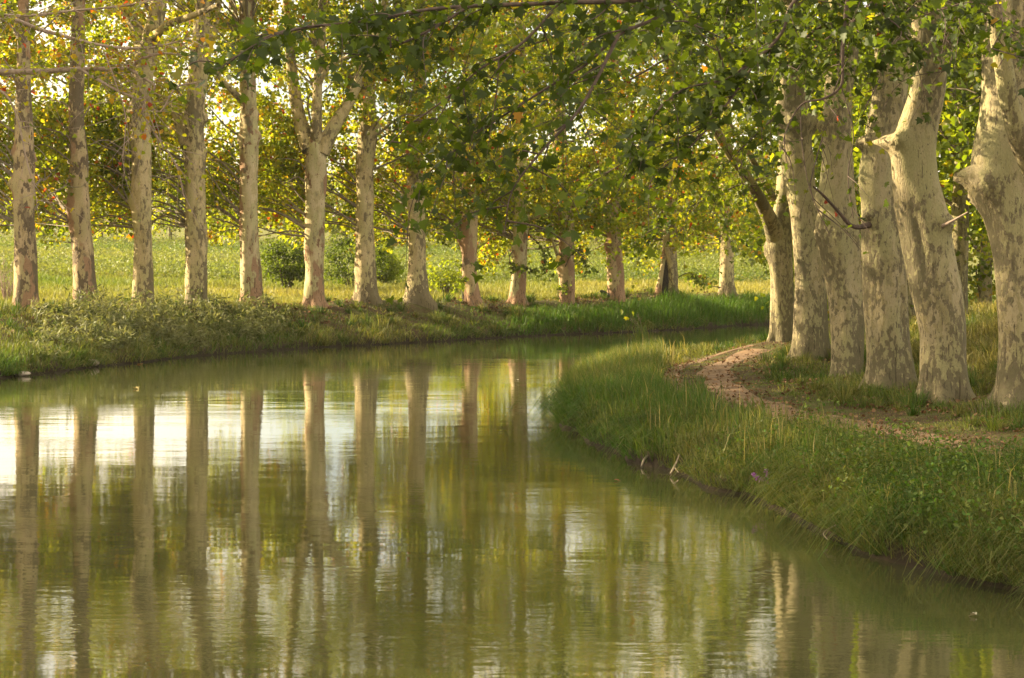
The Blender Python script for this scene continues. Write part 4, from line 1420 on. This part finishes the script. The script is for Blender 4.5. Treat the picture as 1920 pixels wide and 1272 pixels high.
# meadow behind the far row
rng = np.random.default_rng(47)
n_ = 330000
u = rng.random(n_)
y = 1 / (1 / 98 + u * (1 / 260 - 1 / 98))
x = (rng.uniform(-100, 1560, n_) - 960) * y / FPX
dl, dr = dists(x, y)
ok = dl > 9
x, y, dl = x[ok], y[ok], dl[ok]
N = len(x)
h = rng.uniform(.25, .65, N) * (1 + .35 * tuft_n(x * .3, y * .3))
ln = rng.normal(size=(N, 2)) * .35
V, Fq = grass_batch(np.stack([x, y, ground_z(x, y) - .03], -1), h, rng.uniform(.03, .06, N) * y / 130, ln, rng)
tt = np.interp(dl, [9, 22, 34, 60], [.95, .75, .35, .3]) + .3 * dry_n(x * .35, y * .35) + rng.normal(0, .15, N) + np.where(x > 4, .25, 0)
c = mixcol(tt, np.array([.105, .165, .018]), np.array([.30, .265, .075])) * rng.uniform(.75, 1.25, (N, 1))
o = mesh_np('meadow', V, Fq, M_GRASS, None, np.repeat(c, 5, axis=0))
tag(o, 'sunlit yellow-green meadow behind the far row of trees', 'meadow', kind='stuff')

# vines on the rising field
rng = np.random.default_rng(48)
rows = []
for k in range(34):
    D0 = 152 + k * 3.6
    xs = rng.uniform(-.27 * D0, .16 * D0, 4200)
    rows.append(np.stack([xs, D0 + xs * .18 + rng.normal(size=len(xs)) * 1.1, np.abs(rng.normal(size=len(xs))) * .42 + .25], -1))
q = np.concatenate(rows)
dl, dr = dists(q[:, 0], q[:, 1])
q = q[dl > 30]
q[:, 2] += ground_z(q[:, 0], q[:, 1])
V, Fq, k = leaf_batch(q, rng.uniform(.12, .24, len(q)), rng, 'simple', .9, .3)
tt = .42 + .38 * dry_n(q[:, 0] * .12, q[:, 1] * .3) + rng.normal(0, .12, len(q))
o = mesh_np('vines', V, Fq, M_GRASS, None, np.repeat(mixcol(tt, np.array([.11, .155, .03]), np.array([.25, .25, .07])) * rng.uniform(.85, 1.15, (len(q), 1)), k, axis=0))
tag(o, 'rows of green vines covering the rising field behind the meadow', 'vineyard', kind='stuff')

# fallen leaves on the right bank and under the far trees
rng = np.random.default_rng(49)
x, y = scatter(70000, 1, 15, 25, 90, rng)
dl, dr = dists(x, y)
pm, ps = near_line(MAIN, x, y), near_line(SIDE, x, y)
w_ = np.where(pm < .6, .20, .03) + np.where(ps < .3, .25, 0) + np.where((dr > 4.8) & (dr < 9.5), .24, 0)
ok = (dr > .3) & visible(x, y) & (rng.random(len(x)) < w_) & off_trunks(x, y, 1)
x, y = x[ok], y[ok]
qa = np.stack([x, y, ground_z(x, y) + .03 + rng.random(len(x)) * .06], -1)
x, y = scatter(40000, -24, 20, 80, 142, rng)
dl, dr = dists(x, y)
ok = (dl > 2.5) & (dl < 8) & (rng.random(len(x)) < np.clip(.25 + .5 * gn1(x * 1.5, y * 1.5), .02, .8))
x, y = x[ok], y[ok]
qb = np.stack([x, y, ground_z(x, y) + .03 + rng.random(len(x)) * .08], -1)
q = np.concatenate([qa, qb])
sz = np.concatenate([rng.uniform(.05, .10, len(qa)), rng.uniform(.10, .2, len(qb))])
V, Fq, k = leaf_batch(q, sz, rng, 'simple', 2.2, 0, .25)
c = mixcol(rng.random(len(q)), np.array([.10, .055, .028]), np.array([.27, .16, .085])) * rng.uniform(.7, 1.3, (len(q), 1))
o = mesh_np('fallen_leaves', V, Fq, M_DEAD, None, np.repeat(c, k, axis=0))
tag(o, 'brown fallen leaves scattered on the path and under the trees', 'leaf litter', kind='stuff')

# ------------------------------------------------------------------ single small things
def pebble(name, loc, size, seed, mat, label, cat):
    rng = np.random.default_rng(seed)
    th = np.linspace(0, 2 * np.pi, 20, endpoint=False)
    ph = np.linspace(0.05, np.pi - .05, 12)
    TH, PH = np.meshgrid(th, ph)
    r = 1 + .13 * np.sin(3 * TH + seed) * np.sin(PH) + .1 * np.sin(5 * PH + 2 * TH) + rng.normal(size=TH.shape) * .02
    r = np.minimum(r, .82 / np.maximum(np.abs(np.cos(PH)), .1) ** .5)
    V = np.stack([r * np.sin(PH) * np.cos(TH) * size[0], r * np.sin(PH) * np.sin(TH) * size[1], r * np.cos(PH) * size[2]], -1).reshape(-1, 3)
    ns = 20
    i = np.arange(11)[:, None] * ns
    j = np.arange(ns)[None]
    k = (j + 1) % ns
    Fq = np.stack([i + j, i + j + ns, i + k + ns, i + k], -1).reshape(-1, 4)
    o = mesh_np(name, V, [Fq, np.array([range(ns)])[:, ::-1].copy(), np.array([range(11 * ns, 12 * ns)])], mat, smooth=True)
    o.location = loc
    return tag(o, label, cat, 'stones at the left waterline')


def water_at(x, y):
    D = (CAM_H) * FPX / (y - HORIZON)
    return P(x, y, D)


p = water_at(166, 689)
pebble('stone', (p[0], p[1] + .25, .16), (.34, .25, .17), 3, M_STONE, 'pale pinkish stone at the left waterline below the weeds', 'stone')
p = water_at(88, 697)
pebble('stone', (p[0], p[1] + .3, .13), (.42, .25, .16), 4, M_STONE, 'low grey-brown stone half under grass left of the pale one', 'stone')
p = water_at(40, 706)
pebble('stone', (p[0], p[1] + .15, .08), (.26, .2, .11), 6, M_STONE, 'small dark stone at the waterline beside the green tuft', 'stone')

# driftwood on the right bank
def sticks(name, paths, mat, label, cat, ns=7):
    bag = Bag()
    allp = [[P(*q) for q in pth] for pth, r in paths]
    org = np.array(allp[0][0])
    for pts, (pth, r) in zip(allp, paths):
        bag.add(*tube(pts, np.linspace(r[0], r[1], len(pts)), ns, 5))
    o = bag.build(name, mat, None, True, org)
    o.location = org
    return tag(o, label, cat)


sticks('root', [([(1203, 876, 41.2), (1207, 864, 41.4), (1216, 855, 41.8), (1232, 850, 42.4), (1252, 846, 43.2), (1270, 842, 44)], (.02, .045))], M_BRANCH, 'curved pale root arching out of the right bank at the waterline', 'root')
sticks('stick', [([(1257, 890, 39.6), (1264, 876, 39.8), (1270, 864, 40), (1274, 852, 40.3)], (.022, .014)), ([(1264, 876, 39.8), (1272, 886, 39.6)], (.015, .008))], M_WOOD, 'short pale stick standing at the waterline right of the root', 'stick')
sticks('stick', [([(1567, 985, 30.3), (1552, 993, 30.2), (1544, 1002, 30.2), (1552, 1012, 30.0)], (.012, .008))], M_WOOD, 'thin white bent stick touching the water below the herbs', 'stick')
sticks('stick', [([(1040, 760, 53.2), (1020, 757, 53.6), (1010, 752, 54)], (.015, .008))], M_TWIG, 'dark bent stem reaching over the water from the grassy point', 'stick')

# bare shrub at the left edge
rng = np.random.default_rng(52)
b = G(12, 576)
bag = Bag()
for _ in range(26):
    a, t_ = rng.uniform(0, 6.28), rng.uniform(.25, .9)
    e = np.array([math.cos(a) * t_, math.sin(a) * t_, rng.uniform(.8, 2.4)])
    m = e * np.array([.35, .35, .55]) + rng.normal(size=3) * .08
    bag.add(*tube([(0, 0, -.1), m, e], [.025, .016, .006], 5, 4))
    for _ in range(3):
        f = rng.uniform(.4, .9)
        q0 = m + (e - m) * f
        bag.add(*tube([q0, q0 + rng.normal(size=3) * .2 + np.array([0, 0, .15]), q0 + rng.normal(size=3) * .35 + np.array([0, 0, .35])], [.008, .006, .003], 4, 2))
o = bag.build('bare_shrub', M_DRYTWIG, None, True)
o.location = b
tag(o, 'bare brown shrub of thin twigs beside the leftmost trunk', 'shrub')

# purple flowering plant
rng = np.random.default_rng(53)
b = G(1440, 915)
root = empty('purple_loosestrife', b, 'purple flowering plant with three spikes near the right waterline', 'flower')
M_PETAL = plain_material('purple_petal', (0.36, 0.10, 0.40), (0.52, 0.20, 0.55), 30, 0.6, 0.1)
D_ = b[1]
bs, bf = Bag(), Bag()
for (sx, sy, ex, ey) in [(1437, 915, 1416, 893), (1441, 912, 1437, 886), (1438, 915, 1434, 900)]:
    e = P(ex, ey, D_ - .12) - b
    s = np.array([rng.normal() * .03, rng.normal() * .03, 0])
    bs.add(*tube([s, (s + e) / 2 + rng.normal(size=3) * .02, e], [.006, .005, .004], 5, 3))
    Lp = e + (e - s) / np.linalg.norm(e - s) * rng.uniform(-.12, .06, (60, 1)) + rng.normal(size=(60, 3)) * .013
    V, Fq, k = leaf_batch(Lp, .035, rng, 'simple', .3, 0)
    fb = Bag()
    fb.add(V, Fq)
    fb.build('flower_spike', M_PETAL, root)
bs.build('stem', M_TWIG, root, True)
q = rng.normal(size=(130, 3)) * np.array([.13, .10, .07]) + np.array([.06, -.06, .10])
V, Fq, k = leaf_batch(q, rng.uniform(.05, .09, 130), rng, 'narrow', .8, .2)
mesh_np('foliage', V, Fq, M_GRASS, root, np.repeat(mixcol(rng.random(130), LUSH * 1.2, OLIVE * 2), k, axis=0))

# plumed reed clump on the point
rng = np.random.default_rng(54)
b = G(1205, 640)
root = empty('plumed_reed', b, 'tall plumed reed clump leaning left on the tip of the grassy point', 'reed')
N = 90
pt = np.concatenate([rng.normal(size=(N, 2)) * .22, np.full((N, 1), -.03)], 1)
V, Fq = grass_batch(pt, rng.uniform(.6, 1.3, N), rng.uniform(.02, .032, N), rng.normal(size=(N, 2)) * .25 + np.array([-.28, 0]), rng)
mesh_np('blades', V, Fq, M_GRASS, root, np.repeat(mixcol(rng.random(N), LUSH * 1.1, OLIVE * 1.4), 5, axis=0))
for k in range(5):
    e = np.array([-.35 - .08 * k + .12 * rng.normal(), rng.normal() * .15, 1.15 + .12 * rng.normal()])
    fb = Bag()
    fb.add(*tube([(rng.normal() * .1, rng.normal() * .1, 0), e * np.array([.3, .4, .6]), e], [.007, .006, .004], 5, 4))
    Lp = e + rng.normal(size=(40, 3)) * np.array([.03, .02, .07]) - np.array([.02, 0, .02])
    V, Fq, kk = leaf_batch(Lp, .06, rng, 'narrow', .2, .6)
    fb.add(V, Fq)
    fb.build('plume', M_WOOD, root)

# bright tuft at the left waterline
rng = np.random.default_rng(55)
b = G(18, 700)
N = 220
pt = np.concatenate([rng.normal(size=(N, 2)) * .22, np.full((N, 1), -.05)], 1)
V, Fq = grass_batch(pt, rng.uniform(.4, .95, N), rng.uniform(.02, .04, N), rng.normal(size=(N, 2)) * .45, rng)
o = mesh_np('grass_tuft', V, Fq, M_GRASS, None, np.repeat(mixcol(rng.random(N) * .5, LUSH * 1.3, OLIVE * 1.5), 5, axis=0))
o.location = b
tag(o, 'bright green grass tuft at the waterline in the left corner', 'grass')

# leafy sprigs on trunk ten and on the far bank
rng = np.random.default_rng(56)

# floating leaves
for x_, y_, c_, s_, lab in [(1152, 903, (.25, .09, .04), .13, 'reddish leaf floating off the right bank below the root'), (1830, 1160, (.36, .33, .25), .10, 'pale leaf floating in the near right corner'),
                            (971, 714, (.42, .38, .3), .17, 'white speck of a leaf floating on a trunk reflection'), (265, 684, (.5, .25, .1), .25, 'orange leaf floating at the left bank below the weeds'),
                            (252, 730, (.42, .34, .14), .22, 'yellowish leaf floating on open water at left')]:
    p = water_at(x_, y_)
    r_ = np.random.default_rng(int(x_))
    V, Fq, k = leaf_batch(np.array([[0, 0, 0.02]]), s_, r_, 'lobed', 30, 0, .22)
    o = mesh_np('floating_leaf', V, Fq, M_DEAD, None, np.repeat(np.array([c_]), k, axis=0))
    o.location = (p[0], p[1], 0)
    tag(o, lab, 'leaf', 'leaves floating on the canal')

# ------------------------------------------------------------------ warm evening haze
hm, nt, n, l, out = new_mat('haze')
pv = n.new('ShaderNodeVolumePrincipled')
pv.inputs['Color'].default_value = (1.0, 0.95, 0.82, 1)
pv.inputs['Density'].default_value = 0.00011
pv.inputs['Anisotropy'].default_value = 0.3
l.new(pv.outputs[0], out.inputs['Volume'])
X0, X1, Y0, Y1, Z0, Z1 = -160, 140, -30, 330, -3, 34
hv = np.array([(x, y, z) for z in (Z0, Z1) for y in (Y0, Y1) for x in (X0, X1)], float)
o = mesh_np('haze', hv, np.array([(0, 2, 3, 1), (4, 5, 7, 6), (0, 1, 5, 4), (2, 6, 7, 3), (0, 4, 6, 2), (1, 3, 7, 5)]), hm)
o['kind'] = 'stuff'
o['label'] = 'thin warm evening haze over the canal and field'
o['category'] = 'haze'
